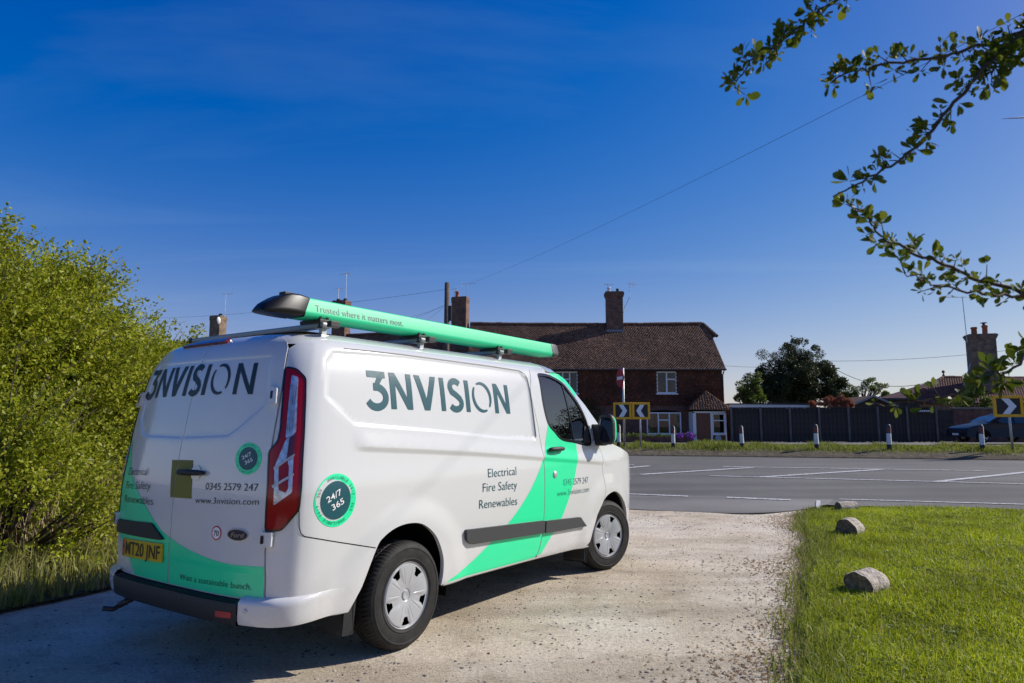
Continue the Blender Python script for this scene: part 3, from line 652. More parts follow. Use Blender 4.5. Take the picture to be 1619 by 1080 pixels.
REAR_REC = [(5.76,1.86),(5.74,1.60),(5.776,1.53),(5.969,1.403),(6.056,1.361),(6.318,1.351),(6.574,1.345),(7.02,1.352),(7.09,1.37),(7.19,1.46),(7.215,1.60),(7.20,1.86)]
_low = hermite([(1.2,1.14),(2.948,1.25),(3.569,1.30),(4.356,1.372),(5.132,1.411),(5.5,1.43)]); _slo = hermite([(1.2,1.03),(2.948,1.166),(3.999,1.248),(4.992,1.309),(5.5,1.34)])
def D(s, z):
    d = 0.
    if s < 5.45:
        k = (1 - sm(5.0, 5.15, s))*sm(1.45, 2.1, s)
        if 2.6 < s and z > 1.2: d -= .013*sm(0, .03, sdist((s, z), SIDE_REC))
        lo, sl = _low(s), _slo(s)
        if z >= sl: d += .013*k*max(0, 1 - (z-sl)/max(.03, lo-sl))
        else: d += .013*k*(1 - sm(0, .045, sl - z))
        for cx in (SAX, SFX):
            r = math.hypot(s - cx, (z - .33)*(1.0)); d += .017*(1 - sm(.47, .66, r)) if z > .33 else .017*(1 - sm(.47, .66, abs(s-cx)))*1
    elif 5.62 < s < 7.34:
        d -= .007*sm(0, .022, sdist((s, z), REAR_REC)) if z > 1.2 else 0
        if z < .8: d -= .005*sm(0, .04, .65 - z)
    return d
SAX = s_of_x(0); SFX = s_of_x(2.933)
_pc = {}
def P(s, z, off=0., disp=True):
    k = (round(s, 5), round(z, 5), disp)
    if k not in _pc:
        n = _norm(s, z) * _sgn
        if disp:
            h = .004; d0 = D(s, z); e1 = Vector(M(s+h, z)) - Vector(M(s-h, z)); e2 = Vector(M(s, min(z+h, 2.021))) - Vector(M(s, z-h))
            a = e1 + n*(D(s+h, z) - D(s-h, z)); b = e2 + n*(D(s, z+h) - D(s, z-h)); n2 = a.cross(b).normalized()*_sgn
            _pc[k] = (Vector(M(s, z)) + n*d0, n2)
        else: _pc[k] = (Vector(M(s, z)), n)
    p, n = _pc[k]; return p + n*off, n
def densify(loop, d):
    out = []
    for i, a in enumerate(loop):
        b = loop[(i+1) % len(loop)]; k = max(1, int(math.ceil(math.hypot(b[0]-a[0], b[1]-a[1])/d)))
        for j in range(k): out.append((a[0] + (b[0]-a[0])*j/k, a[1] + (b[1]-a[1])*j/k))
    return out
def rounded(loop, r=.03, n=4):
    out = []
    for i, p in enumerate(loop):
        a = Vector(loop[i-1]); b = Vector(p); c = Vector(loop[(i+1) % len(loop)]); u = (a-b); v = (c-b); k = min(r, u.length*.45, v.length*.45)
        p0 = b + u.normalized()*k; p1 = b + v.normalized()*k
        for j in range(n+1):
            t = j/n; q = p0*(1-t)**2 + b*2*t*(1-t) + p1*t*t; out.append((q.x, q.y))
    return out
def spline(pts, n=6):
    """smooth open curve through 2D points"""
    out = []
    for i in range(len(pts)-1):
        p0 = pts[max(i-1, 0)]; p1 = pts[i]; p2 = pts[i+1]; p3 = pts[min(i+2, len(pts)-1)]
        for j in range(n):
            t = j/n; out.append(tuple(.5*((2*p1[k]) + (-p0[k]+p2[k])*t + (2*p0[k]-5*p1[k]+4*p2[k]-p3[k])*t*t + (-p0[k]+3*p1[k]-3*p2[k]+p3[k])*t**3) for k in (0, 1)))
    return out + [tuple(pts[-1])]
def grow(loop, d):
    out = []; n = len(loop); A = sum(loop[i][0]*loop[(i+1) % n][1] - loop[(i+1) % n][0]*loop[i][1] for i in range(n))
    sg = 1 if A > 0 else -1
    for i, p in enumerate(loop):
        a = Vector(loop[i-1]); c = Vector(loop[(i+1) % n]); t = (c-a)
        if t.length < 1e-6: out.append(p); continue
        t.normalize(); out.append((p[0] + t.y*d*sg, p[1] - t.x*d*sg))
    return out
def fill(loops, grid=None, union=False, edge=None, creases=()):
    """triangulates closed 2D loops; even-odd, or their union"""
    L2 = [densify(l, edge or grid or 1e9) for l in loops]; co = []; ed = []
    for l in L2:
        b = len(co); co += [Vector(p) for p in l]; ed += [(b+i, b+(i+1) % len(l)) for i in range(len(l))]
    def ok(p):
        ins = [inside(p, l) for l in L2]; return any(ins) if union else sum(ins) % 2 == 1
    nb = len(co)
    for c in creases:
        last = None
        for i in range(len(c)-1):
            k = max(1, int(math.hypot(c[i+1][0]-c[i][0], c[i+1][1]-c[i][1])/(grid or .05)))
            for j in range(k + (i == len(c)-2)):
                q = (c[i][0] + (c[i+1][0]-c[i][0])*j/k, c[i][1] + (c[i+1][1]-c[i][1])*j/k)
                if not ok(q): last = None; continue
                co.append(Vector(q))
                if last is not None: ed.append((last, len(co)-1))
                last = len(co)-1
    A_ = np.array([(p.x, p.y) for p in co])
    if grid:
        xs = [p[0] for l in L2 for p in l]; ys = [p[1] for l in L2 for p in l]; nx = 0
        for i, x in enumerate(np.arange(min(xs), max(xs), grid)):
            for y in np.arange(min(ys) + (grid/2 if i % 2 else 0), max(ys), grid):
                if ((A_[:,0]-x)**2 + (A_[:,1]-y)**2).min() > (.42*grid)**2 and ok((x, y)): co.append(Vector((x, y)))
    r = delaunay_2d_cdt(co, ed, [], 0, 1e-6); V = [(p.x, p.y) for p in r[0]]; F = []
    for f in r[2]:
        c = (sum(V[i][0] for i in f)/3, sum(V[i][1] for i in f)/3)
        if ok(c): F.append(tuple(f))
    return V, F, L2
def skin(name, loops, mt, parent, off=0., grid=.035, rim=0., disp=True, mirror=False, union=False, edge=None, orig=True, creases=()):
    """panel lying on the body surface, with real thickness at its edges"""
    V2, F, L2 = fill(loops, grid, union, edge, creases); V = []; Nn = []
    for s, z in V2:
        p, n = P(s, z, off, disp); V.append(p); Nn.append(n)
    F2 = []
    for f in F:
        n = (V[f[1]]-V[f[0]]).cross(V[f[2]]-V[f[0]]); F2.append(f if n.dot(Nn[f[0]]) > 0 else (f[0], f[2], f[1]))
    if rim:
        for l in L2:
            b = len(V); m = len(l)
            for s, z in l:
                p, n = P(s, z, off, disp); V.append(p); Nn.append(n)
            for s, z in l:
                p, n = P(s, z, off, disp); V.append(p - n*rim); Nn.append(n)
            for i in range(m): F2.append((b+i, b+(i+1) % m, b+m+(i+1) % m, b+m+i))
    res = []
    for mir in ([1] if orig else []) + ([-1] if mirror else []):
        me = bpy.data.meshes.new(name); me.from_pydata([(v.x, v.y*mir, v.z) for v in V], [], [f if mir > 0 else tuple(reversed(f)) for f in F2])
        me.polygons.foreach_set('use_smooth', [True]*len(me.polygons)); me.update()
        if not rim: me.normals_split_custom_set_from_vertices([(n.x, n.y*mir, n.z) for n in Nn])
        else:
            nl = [(0, 0, 0)]*len(me.loops)
            for p in me.polygons:
                flat = len(p.vertices) == 4
                for li in p.loop_indices:
                    n = Nn[me.loops[li].vertex_index]; nl[li] = tuple(p.normal) if flat else (n.x, n.y*mir, n.z)
            me.normals_split_custom_set(nl)
        res.append(obj(name, me, mt, parent))
    return res[0] if len(res) == 1 else res
def line_strip(name, pts, w, mt, parent, off=.0012, mirror=False):
    """narrow shut line following the body"""
    V = []; F = []; pts = [q for i in range(len(pts)-1) for q in [(pts[i][0] + (pts[i+1][0]-pts[i][0])*k/6, pts[i][1] + (pts[i+1][1]-pts[i][1])*k/6) for k in range(6)]] + [pts[-1]]
    for i, p in enumerate(pts):
        a = pts[max(i-1, 0)]; b = pts[min(i+1, len(pts)-1)]; d = Vector((b[0]-a[0], b[1]-a[1])).normalized()
        for e in (-1, 1): V.append(P(p[0] - d.y*w/2*e, p[1] + d.x*w/2*e, off)[0])
    F = [(2*i, 2*i+1, 2*i+3, 2*i+2) for i in range(len(pts)-1)]
    me = bpy.data.meshes.new(name); me.from_pydata([tuple(v) for v in V], [], F); me.update(); o = obj(name, me, mt, parent)
    return o

# ---- lettering
_fc = {}
def glyphs(txt, bold=0.):
    if (txt, bold) not in _fc:
        cu = bpy.data.curves.new('type', 'FONT'); cu.body = txt; cu.size = 1; cu.resolution_u = 3; cu.fill_mode = 'FRONT'; cu.offset = bold
        o = bpy.data.objects.new('type', cu); COL.objects.link(o); dg = bpy.context.evaluated_depsgraph_get(); dg.update()
        me = bpy.data.meshes.new_from_object(o.evaluated_get(dg)); V = [(v.co.x, v.co.y) for v in me.vertices]; F = [tuple(p.vertices) for p in me.polygons]
        bpy.data.objects.remove(o); bpy.data.curves.remove(cu); bpy.data.meshes.remove(me)
        _fc[(txt, bold)] = (V, F, min(v[0] for v in V), max(v[0] for v in V))
    return _fc[(txt, bold)]
CAP = .70
def lettering(name, txt, p0, p1, cap, mt, parent, off=.0024, bold=0., disp=True, shear=0., mapfn=None):
    """text from baseline start p0 to baseline end p1 (s, z) with capital height cap"""
    V, F, x0, x1 = glyphs(txt, bold); w = x1 - x0
    out = []
    for x, y in V:
        t = (x - x0)/w + shear*y/w; k = y/CAP*cap; s = p0[0] + (p1[0]-p0[0])*t; z = p0[1] + (p1[1]-p0[1])*t + k
        out.append(mapfn(s, z) if mapfn else P(s, z, off, disp)[0])
    for grp in words(V, F):
        idx = sorted({i for f in grp for i in f}); mp = {k: j for j, k in enumerate(idx)}
        me = bpy.data.meshes.new(name); me.from_pydata([tuple(out[i]) for i in idx], [], [tuple(mp[i] for i in f) for f in grp]); me.update(); o = obj(name, me, mt, parent)
    return o
def words(V, F):
    """faces grouped into words at the wide gaps"""
    Fs = sorted(F, key=lambda f: min(V[i][0] for i in f)); out = [[]]; xm = -9
    for f in Fs:
        a = min(V[i][0] for i in f)
        if xm > -9 and a > xm + .17: out.append([])
        out[-1].append(f); xm = max(xm, max(V[i][0] for i in f))
    return out
def stroke(pts, w):
    """outline of a pen stroke along a polyline"""
    L, Rr = [], []
    for i, p in enumerate(pts):
        a = pts[max(i-1, 0)]; b = pts[min(i+1, len(pts)-1)]; d = Vector((b[0]-a[0], b[1]-a[1])).normalized(); n = (-d.y*w/2, d.x*w/2)
        if 0 < i < len(pts)-1:
            e = Vector((p[0]-a[0], p[1]-a[1])).normalized(); c = max(.5, d.dot(e)); n = (n[0]/c, n[1]/c)
        L.append((p[0]+n[0], p[1]+n[1])); Rr.append((p[0]-n[0], p[1]-n[1]))
    return L + Rr[::-1]
def arc(cx, cy, rx, ry, a0, a1, n=18): return [(cx + rx*math.cos(R(a0 + (a1-a0)*i/n)), cy + ry*math.sin(R(a0 + (a1-a0)*i/n))) for i in range(n+1)]
def logo_glyph(ch, w, t):
    """geometric capitals in a box w wide and 1 tall, stroke t; a list of loops to be united"""
    if ch == 'I': return [[(0,0),(w,0),(w,1),(0,1)]]
    if ch == 'N': return [[(0,0),(t,0),(t,1),(0,1)], [(w-t,0),(w,0),(w,1),(w-t,1)], [(0,1),(t*1.05,1),(w,0),(w-t*1.05,0)]]
    if ch == 'V': return [[(0,1),(t*1.12,1),(w/2+t*.56,0),(w/2-t*.56,0)], [(w-t*1.12,1),(w,1),(w/2+t*.56,0),(w/2-t*.56,0)]]
    if ch == '3': return [[(.04*w,1),(.95*w,1),(.95*w,1-t*.86),(.04*w,1-t*.86)], [(.70*w,1),(.95*w,1),(.95*w,.93),(.55*w,.56),(.34*w,.56)], stroke([(.34*w,.575)] + arc(.46*w, .305, .46*w, .27, 80, -155, 26), t*.98)]
    if ch == 'S': return [stroke(arc(.52*w, .735, .36*w, .20, 35, 180, 16) + [(.25*w,.60),(.55*w,.50),(.78*w,.40)] + arc(.48*w, .265, .40*w, .20, 12, -150, 18), t*.95)]
    if ch == 'O':
        big = arc(.5*w, .5, .5*w, .5, 118, -40, 26); inn = arc(.44*w, .45, .45*w, .46, -30, 108, 26)
        return [big + inn, [(w-x, 1-y) for x, y in big + inn]]
LOGO = [('3', 4.975, 4.785), ('N', 4.755, 4.545), ('V', 4.512, 4.283), ('I', 4.243, 4.195), ('S', 4.155, 3.985), ('I', 3.952, 3.903), ('O', 3.867, 3.617), ('N', 3.580, 3.371)]
def logo(name, spec, z0, z1, mt, parent, off=.0024):
    """z0, z1: functions of s giving baseline and cap line"""
    allV = []; allF = []
    for ch, s0, s1 in spec:
        hgt = z1(s0) - z0(s0); w = abs(s0-s1)/hgt; V, F, _ = fill(logo_glyph(ch, w, .205), None, True, .12); b = len(allV)
        for x, y in V:
            s = s0 - x*hgt*(1 if s0 > s1 else -1); allV.append(P(s, z0(s) + (z1(s)-z0(s))*y, off)[0])
        allF += [tuple(i+b for i in f) for f in F]
    me = bpy.data.meshes.new(name); me.from_pydata([tuple(v) for v in allV], [], allF); me.update(); return obj(name, me, mt, parent)

# ---- assembly
van = empty('panel_van', (-1.474, 5.14, 0), R(55.89))
tag(van, 'white panel van with green swooshes and dark lettering, parked on the gravel drive', 'van')
PAINT = MAT['paint']; VG_ = MAT['vinyl_green']
arch = F['arch']; archf = [(1.845,.60)] + F['archf']
ARCH_R = [(5.128,.348)] + spline([(5.043,.474),(4.944,.683),(4.886,.745),(4.772,.792),(4.636,.803),(4.506,.775),(4.38,.685),(4.3,.55),(4.281,.438),(4.288,.345)], 5)
ARCH_F = spline([(2.09,.325),(2.05,.44),(1.98,.58),(1.818,.715),(1.698,.757),(1.56,.765),(1.42,.71),(1.29,.60),(1.225,.47),(1.21,.36)], 5)
sill = hermite([(2.0,.29),(2.995,.322),(4.288,.345)])
dline = spline([(2.945,1.93),(3.034,1.717),(2.986,1.448),(2.962,1.256),(2.949,1.086),(2.953,.636),(2.992,.418),(3.029,.346)], 6)
DR = spline([(5.657,1.895),(5.657,1.628),(5.681,1.337),(5.692,1.126),(5.683,.817),(5.662,.475)], 6)     # edge of the rear door
g_ = .004
_in = lambda lp, d: (lambda q: q + q[:1])(grow(lp, -d))
SIDE_CR = [SIDE_REC + SIDE_REC[:1], _in(SIDE_REC, .015), _in(SIDE_REC, .03)] + [[(s_, _slo(s_) + d_) for s_ in np.linspace(2.97, 5.14, 50)] for d_ in (0, -.015, -.03, -.045)] + [[(s_, _low(s_)) for s_ in np.linspace(2.97, 5.14, 50)]]
DOOR_CR = [[(s_, _slo(s_) + d_) for s_ in np.linspace(1.8, 2.97, 34)] for d_ in (0, -.015, -.03, -.045)]
REAR_CR = [REAR_REC + REAR_REC[:1], _in(REAR_REC, .011), _in(REAR_REC, .022)] + [[(5.69, z_), (7.26, z_)] for z_ in (.61, .62, .63, .64, .65)]
# fixed side panel from the cab door to the rear door
side_loop = [(a+g_, b) for a, b in dline] + [(s_, sill(s_)) for s_ in np.linspace(3.06, 4.26, 12)] + ARCH_R[::-1] + [(5.20,.346),(5.40,.352),(5.50,.42),(5.56,.475),(5.650,.475)] + [(a-.004, b) for a, b in DR[::-1]] + [(s_, 1.93) for s_ in np.linspace(5.60, 2.96, 70)]
light = [(a, b) for a, b in F['light']]; light_r = rounded(light, .02, 3)
side = skin('side_panel', [side_loop, light_r], PAINT, van, 0, .035, .03, creases=SIDE_CR)
skin('side_panel', [side_loop, light_r], PAINT, van, 0, .06, .03, mirror=True, orig=False)
# cab door with window opening
win = rounded(spline(F['win'] + [F['win'][0]], 3)[:-1], .02, 2)
fline = spline([(2.02,1.27),(1.90,1.225),(1.83,1.15),(1.84,1.0),(1.80,.80),(1.85,.69)], 5)
door_loop = [(a-g_, b) for a, b in dline[::-1]] + [(2.84,1.928),(2.713,1.935),(2.6,1.925),(2.517,1.905),(2.43,1.855),(2.33,1.775),(2.20,1.667),(2.09,1.55),(2.03,1.42),(2.0,1.29)] + [(a+g_, b) for a, b in fline[1:]] + [(1.98,.575),(2.05,.44),(2.09,.335)] + [(s_, sill(s_)+.0) for s_ in np.linspace(2.15, 3.0, 9)]
for mir in (1, -1):
    dr = skin('door', [door_loop, grow(win, .010)], PAINT, van, 0, .035 if mir > 0 else .06, .03, mirror=mir < 0, orig=mir > 0, creases=DOOR_CR)
    tag(dr, 'driver door with a green band and tinted window') if mir > 0 else None
    skin('window_glass', [win], MAT['van_glass'], dr, -.008, .06, mirror=mir < 0, orig=mir > 0)
    skin('window_seal', [grow(win, .014), grow(win, -.010)], MAT['black_gloss'], dr, .003, None, .015, mirror=mir < 0, orig=mir > 0, edge=.05)
    dv = spline(F['wdiv'], 4); bar = [(a+.010, b) for a, b in dv] + [(a-.010, b) for a, b in dv[::-1]]
    skin('window_divider', [bar], MAT['black_gloss'], dr, -.003, None, .01, mirror=mir < 0, orig=mir > 0, edge=.05)
    tri = [(2.13,1.43),(2.075,1.40),(2.055,1.262),(2.19,1.275)]
    skin('mirror_sail', [tri], MAT['black_plastic'], dr, .004, None, .01, mirror=mir < 0, orig=mir > 0, edge=.05)
    # handle: dished cup and a bar
    hc = [(2.745 + .06*math.cos(a), 1.213 + .048*math.sin(a)) for a in np.linspace(0, 2*math.pi, 20, endpoint=False)]
    m = MB(); hp = [P(s_, 1.213 + .004, o_)[0] for s_, o_ in ((2.868,.012),(2.85,.030),(2.80,.040),(2.70,.040),(2.645,.030),(2.625,.012))]
    m.tube([Vector((p.x, p.y*mir, p.z)) for p in hp], [.014,.019,.020,.020,.018,.012], 10); h_ = m.build('handle', MAT['black_plastic'], dr, True)
    skin('handle_cup', [hc], MAT['vinyl_green'] if mir > 0 else PAINT, dr, .0035, None, .002, mirror=mir < 0, orig=mir > 0, edge=.03)
    if mir > 0:
        door = dr
        kn = P(2.775, 1.006)[0]; m = MB(); m.lathe([(.0001,.012),(.018,.012),(.024,.008),(.026,0)], 20, lambda x, y, z: kn + Vector((x*1.25, -z, y*1.25))); m.build('lock_plug', MAT['steel'], dr, True)
# front wing, bonnet, windscreen, roof: shaped from the side edge curves
EDGE = [(2.05,1.93),(2.28,1.875),(2.50,1.715),(2.77,1.535),(2.92,1.42),(3.08,1.30)]
WING_TOP = [(1.98,1.29),(1.90,1.285),(1.75,1.275),(1.55,1.245),(1.35,1.20),(1.10,1.13),(.90,1.04),(.78,.95)]
wing = [(a-g_, b) for a, b in fline[1:]][::-1] + WING_TOP + [(.70,.86),(.66,.62),(.70,.34),(.95,.31),(1.19,.33)] + ARCH_F[::-1][1:22]
wing = [(1.85,.695)] + [(a-g_, b) for a, b in fline[1:-1]][::-1] + WING_TOP + [(.66,.9),(.60,.62),(.62,.34),(.95,.31),(1.195,.33)] + [p for p in ARCH_F[::-1] if p[1] < .775 and p[0] < 1.84][1:]
for mir in (1, -1): skin('front_wing', [wing], PAINT, van, 0, .04, .03, mirror=mir < 0, orig=mir > 0)
def mirrored_rows(edges, bulge, rise, n=15):
    rows = []
    for (x, y, z), b, r_ in zip(edges, bulge, rise):
        rows.append([Vector((x + b*(1-(k*2/(n-1)-1)**2), -y + 2*y*k/(n-1), z + r_*(1-(k*2/(n-1)-1)**2))) for k in range(n)])
    return rows
def edge_pt(s, z): p = P(s, z)[0]; return (p.x, -p.y, p.z)
# roof shell: shoulder all round plus the top
m = MB(); zs = [1.925, 1.942, 1.958, 1.974, 1.988, 2.0, 2.011, 2.0205]
ss = list(np.linspace(s_of_x(1.95), 5.5, 40)) + list(np.linspace(5.52, 6.45, 24)); ss = ss + [SMAX] + [2*SMAX - s_ for s_ in ss[::-1]]
sh = [[Vector(M(s_, z_)) for s_ in ss] for z_ in zs]; m.grid(sh)
roof_z = lambda x, y: 2.0205 + .026*(1-(y/.675)**2) - .022*sm(-.40, -.70, x)*(1-(y/.675)**2)
xs_ = list(np.linspace(-.69, 1.95, 30)); rows = [[Vector((x, y, roof_z(x, y) - .001)) for y in np.linspace(-.675, .675, 17)] for x in xs_]; m.grid(rows)
# header: from the roof end down to the windscreen top
cuts = []
for x, drop, hw, edge_z in ((1.95, 0, .845, 1.925), (2.08, .006, .842, 1.918), (2.20, .022, .84, 1.895), (2.30, .055, .835, 1.862)):
    ys = np.linspace(-1, 1, 31); row = []
    for u in ys:
        a = abs(u); y = hw*a; zt = np.interp(a*.845, [0, .45, .66, .75, .81, .845], [2.047, 2.034, 2.020, 1.99, 1.945, 1.925]); z = zt - drop - max(0, (1.925 - edge_z - drop))*a**4
        row.append(Vector((x + .14*(1-a*a)*(x-1.95)/.35, math.copysign(y, u), z)))
    cuts.append(row)
m.grid(cuts); roof = autosmooth(m.build('roof', PAINT, van), 40)
# windscreen with pillars
ws = [(2.30,.835,1.862),(2.50,.858,1.715),(2.77,.875,1.535),(2.92,.882,1.42),(3.10,.885,1.285)]
rows = mirrored_rows(ws, [.14,.17,.20,.22,.24], [.130,.07,.03,.01,-.02], 31)
m = MB(); m.grid([r[2:-2] for r in rows]); autosmooth(m.build('windscreen', MAT['van_glass'], van), 60)
for sl in (slice(0, 3), slice(-3, None)):
    m = MB(); m.grid([[p + Vector((.012, 0, .008)) for p in r[sl]] for r in rows]); m.grid([[Vector((r[sl][k].x - .03, r[sl][k].y*.97, r[sl][k].z-.02)) for k in range(3)] for r in rows]); autosmooth(m.build('pillar', PAINT, van), 60)
for sg in (1, -1):
    m = MB(); e = [P(s_, z_)[0] for s_, z_ in ((2.5,1.9),(2.43,1.858),(2.33,1.778),(2.20,1.670),(2.09,1.553),(2.03,1.423),(2.0,1.292))]; e2 = [Vector(p) for p in ((2.16,.842,1.905),(2.30,.835,1.862),(2.40,.847,1.79),(2.50,.858,1.715),(2.64,.867,1.625),(2.92,.882,1.42),(3.10,.885,1.285))]
    m.grid([[Vector((p.x, abs(p.y)*sg, p.z)) for p in e], [Vector((p.x+.012, p.y*sg, p.z+.006)) for p in e2]]); autosmooth(m.build('pillar_cover', PAINT, van), 60)
# bonnet and nose
bn = [(3.08,.87,1.285)] + [edge_pt(*w_) for w_ in ((1.55,1.245),(1.35,1.20),(1.10,1.13),(.90,1.04),(.78,.95))]
m = MB(); m.grid(mirrored_rows(bn, [.20,.18,.16,.14,.12,.10], [-.03,.03,.05,.05,.04,.03], 21)); autosmooth(m.build('bonnet', PAINT, van), 60)
ns = list(np.linspace(.60, .0, 10)); m = MB(); rows = []
for z_ in (.24, .30, .45, .60, .75, .86, .955):
    row = [Vector(P(s_, z_)[0]) + Vector((.02 if .3 < z_ < .6 else 0, 0, 0)) for s_ in ns]; row = row + [Vector((p.x, -p.y, p.z)) for p in row[::-1]][1:]; rows.append(row)
m.grid(rows); autosmooth(m.build('front_bumper', PAINT, van), 60)
gr = MB(); gr.grid([[Vector((P(s_, z_)[0].x + .012, P(s_, z_)[0].y, z_)) for s_ in np.linspace(.42, .0, 8)] + [Vector((P(s_, z_)[0].x + .012, -P(s_, z_)[0].y, z_)) for s_ in np.linspace(.06, .42, 7)] for z_ in (.62, .74, .86, .92)]); gr.build('grille', MAT['black_plastic'], van)
for sg in (1, -1):
    hl = [(1.12,.98),(.80,.92),(.66,.86),(.62,.74),(.78,.76),(1.0,.86)]; skin('headlight', [rounded(hl, .04)], MAT['clear_lens'], van, .006, None, .01, mirror=sg < 0, orig=sg > 0, edge=.06)
# rear doors
SPL = 6.535; DL = [(2*SMAX - a, b) for a, b in DR]
top_z = 1.992
rd_r = [(SPL-.003, .475)] + [(a+.004, b) for a, b in DR[::-1]] + [(5.675,1.93),(5.71,1.955),(5.78,top_z-.01),(5.9,top_z)] + [(s_, top_z) for s_ in np.linspace(6.0, SPL-.003, 8)]
rd_l = [(SPL+.003, .475)] + [(a-.004, b) for a, b in DL[::-1]] + [(7.283,1.93),(7.25,1.955),(7.18,top_z-.01),(7.06,top_z)] + [(s_, top_z) for s_ in np.linspace(6.96, SPL+.003, 6)]
door_rr = tag(skin('rear_door', [rd_r], PAINT, van, .006, .035, .04, creases=REAR_CR), 'right rear door with the black handle and round sticker')
door_rl = tag(skin('rear_door', [rd_l], PAINT, van, .006, .035, .04, creases=REAR_CR), 'left rear door carrying the yellow number plate')
skin('brake_light', [rounded([(6.36,1.960),(6.36,1.989),(6.75,1.989),(6.86,1.978),(6.98,1.957)], .008, 2)], MAT['dark_red_lens'], van, .022, None, .02, edge=.05)
# tail lights
for sg in (1, -1):
    kw = dict(mirror=sg < 0, orig=sg > 0); tl = skin('tail_light', [light_r], MAT['red_lens'], van, .008, .04, .03, **kw)
    skin('lens', [rounded(grow(F['lens_clear'], -.006), .012, 2)], MAT['clear_lens'], tl, .0105, None, .004, edge=.05, **kw)
    skin('lens', [rounded(grow(F['lens_low'], -.008), .012, 2)], MAT['clear_lens'], tl, .0107, None, .004, edge=.05, **kw)
    skin('lens_rib', [[(5.655,1.20),(5.652,1.185),(5.543,1.262),(5.543,1.275)]], MAT['steel'], tl, .013, None, .003, edge=.05, **kw)
    skin('lens_rib', [[(5.66,1.10),(5.655,1.085),(5.541,1.155),(5.541,1.168)]], MAT['steel'], tl, .013, None, .003, edge=.05, **kw)
    for sx, dz in ((5.572,0),(5.586,0),(5.560,0)): skin('lens_rib', [[(sx,1.66),(sx+.003,1.66),(sx+.001,1.40),(sx-.002,1.40)]], MAT['steel'], tl, .0125, None, .002, edge=.06, **kw)
    skin('red_insert', [F['lens_mid']], MAT['dark_red_lens'], tl, .0125, None, .004, edge=.05, **kw)
    rim_ = grow(light_r, .006); skin('surround', [rim_, grow(light_r, -.004)], MAT['black_gloss'], tl, .010, None, .02, edge=.05, **kw)
# hinges
for nm in ('hinge1', 'hinge2'):
    for sg in (1, -1):
        hg = [(a, b) for a, b in F[nm]]; h_ = skin('hinge', [rounded(hg, .006, 2)], PAINT, van, .034, None, .03, edge=.03, mirror=sg < 0, orig=sg > 0)
        cx = sum(a for a, b in hg)/4 + (.016 if nm == 'hinge2' else 0); cz = sum(b for a, b in hg)/4
        skin('hinge_pin', [[(cx-.008,cz-.022),(cx+.008,cz-.022),(cx+.008,cz+.022),(cx-.008,cz+.022)]], MAT['black_gloss'], h_, .036, None, .004, edge=.03, mirror=sg < 0, orig=sg > 0)
# rear bumper: white corners, ribbed black step between them
def bump_off(s): return .0012 + .054*sm(5.16, 5.78, s if s < SMAX else 2*SMAX - s)
def bumper(name, s_list, mt, prof):
    m = MB(); rows = []
    for f_, z_ in prof: rows.append([P(s_, z_, f_*bump_off(s_) if f_ > 0 else f_, name == 'bumper_corner')[0] for s_ in s_list])
    m.grid(rows); o = m.build(name, mt, van); autosmooth(o, 40); return o
wprof = [(-.01,.50),(.2,.497),(.7,.487),(.95,.472),(1.0,.455),(1.0,.41),(.97,.375),(.85,.352),(-.02,.342)]
for sg in (1, -1):
    sl = list(np.linspace(5.17, 5.80, 28)); sl = sl if sg > 0 else [2*SMAX - s_ for s_ in sl]; bumper('bumper_corner', sl, PAINT, wprof)
bl = list(np.linspace(5.802, 2*SMAX-5.802, 40)); bb = bumper('bumper_step', bl, MAT['black_plastic'], [(-.01,.470),(.25,.468),(.95,.462),(1.05,.450),(1.05,.365),(.9,.345),(-.02,.335)])
for s_ in np.linspace(5.86, 2*SMAX-5.86, 42):
    rb = MB(); p0 = P(s_, .4665, .010, False)[0]; p1 = P(s_, .463, .056, False)[0]; t_ = (P(s_+.01, .466, .01, False)[0]-P(s_-.01, .466, .01, False)[0]).normalized()*.006
    rb.grid([[p0 - t_, p1 - t_], [p0 - t_ + Vector((0,0,.005)), p1 - t_ + Vector((0,0,.005))], [p0 + t_ + Vector((0,0,.005)), p1 + t_ + Vector((0,0,.005))], [p0 + t_, p1 + t_]]); rb.build('tread_rib', MAT['black_plastic'], bb)
def on_bumper(name, poly, mt, extra, rim=.004):
    V2, Fc, L2 = fill([poly], None, False, .04); V = [P(s_, z_, 1.05*bump_off(s_)+extra, False)[0] for s_, z_ in V2]; b = len(V)
    for d_ in (extra, extra - .01): V += [P(s_, z_, 1.05*bump_off(s_) + d_, False)[0] for s_, z_ in L2[0]]
    n = len(L2[0]); FF = list(Fc) + [(b+i, b+(i+1) % n, b+n+(i+1) % n, b+n+i) for i in range(n)]
    m = MB(); m.add(V, FF); return m.build(name, mt, bb)
on_bumper('reflector', rounded([(5.958,.415),(5.835,.420),(5.835,.388),(5.958,.382)], .006, 2), mat('reflector_red', (.42,.05,.035), .3, coat=.5), .006)
def disc(c, r, n=22, ry=None): return [(c[0] + r*math.cos(2*math.pi*k/n), c[1] + (ry or r)*math.sin(2*math.pi*k/n)) for k in range(n)]
for s_ in (5.745, 6.30, 2*SMAX-5.745): on_bumper('parking_sensor', disc((s_, .432), .011), MAT['dark_plastic'] if 5.8 < s_ < 7.1 else PAINT, .003); 
on_bumper('parking_sensor_ring', disc((5.745,.432), .007), MAT['steel'], .004)
m = MB(); m.tube([(-1.03,.55,.30),(-1.10,.55,.27),(-1.16,.56,.285)], .016, 8); m.tube([(-1.07,.55,.285),(-1.0,.5,.33)], .02, 8); m.build('towing_eye', MAT['black_iron'], van, True)
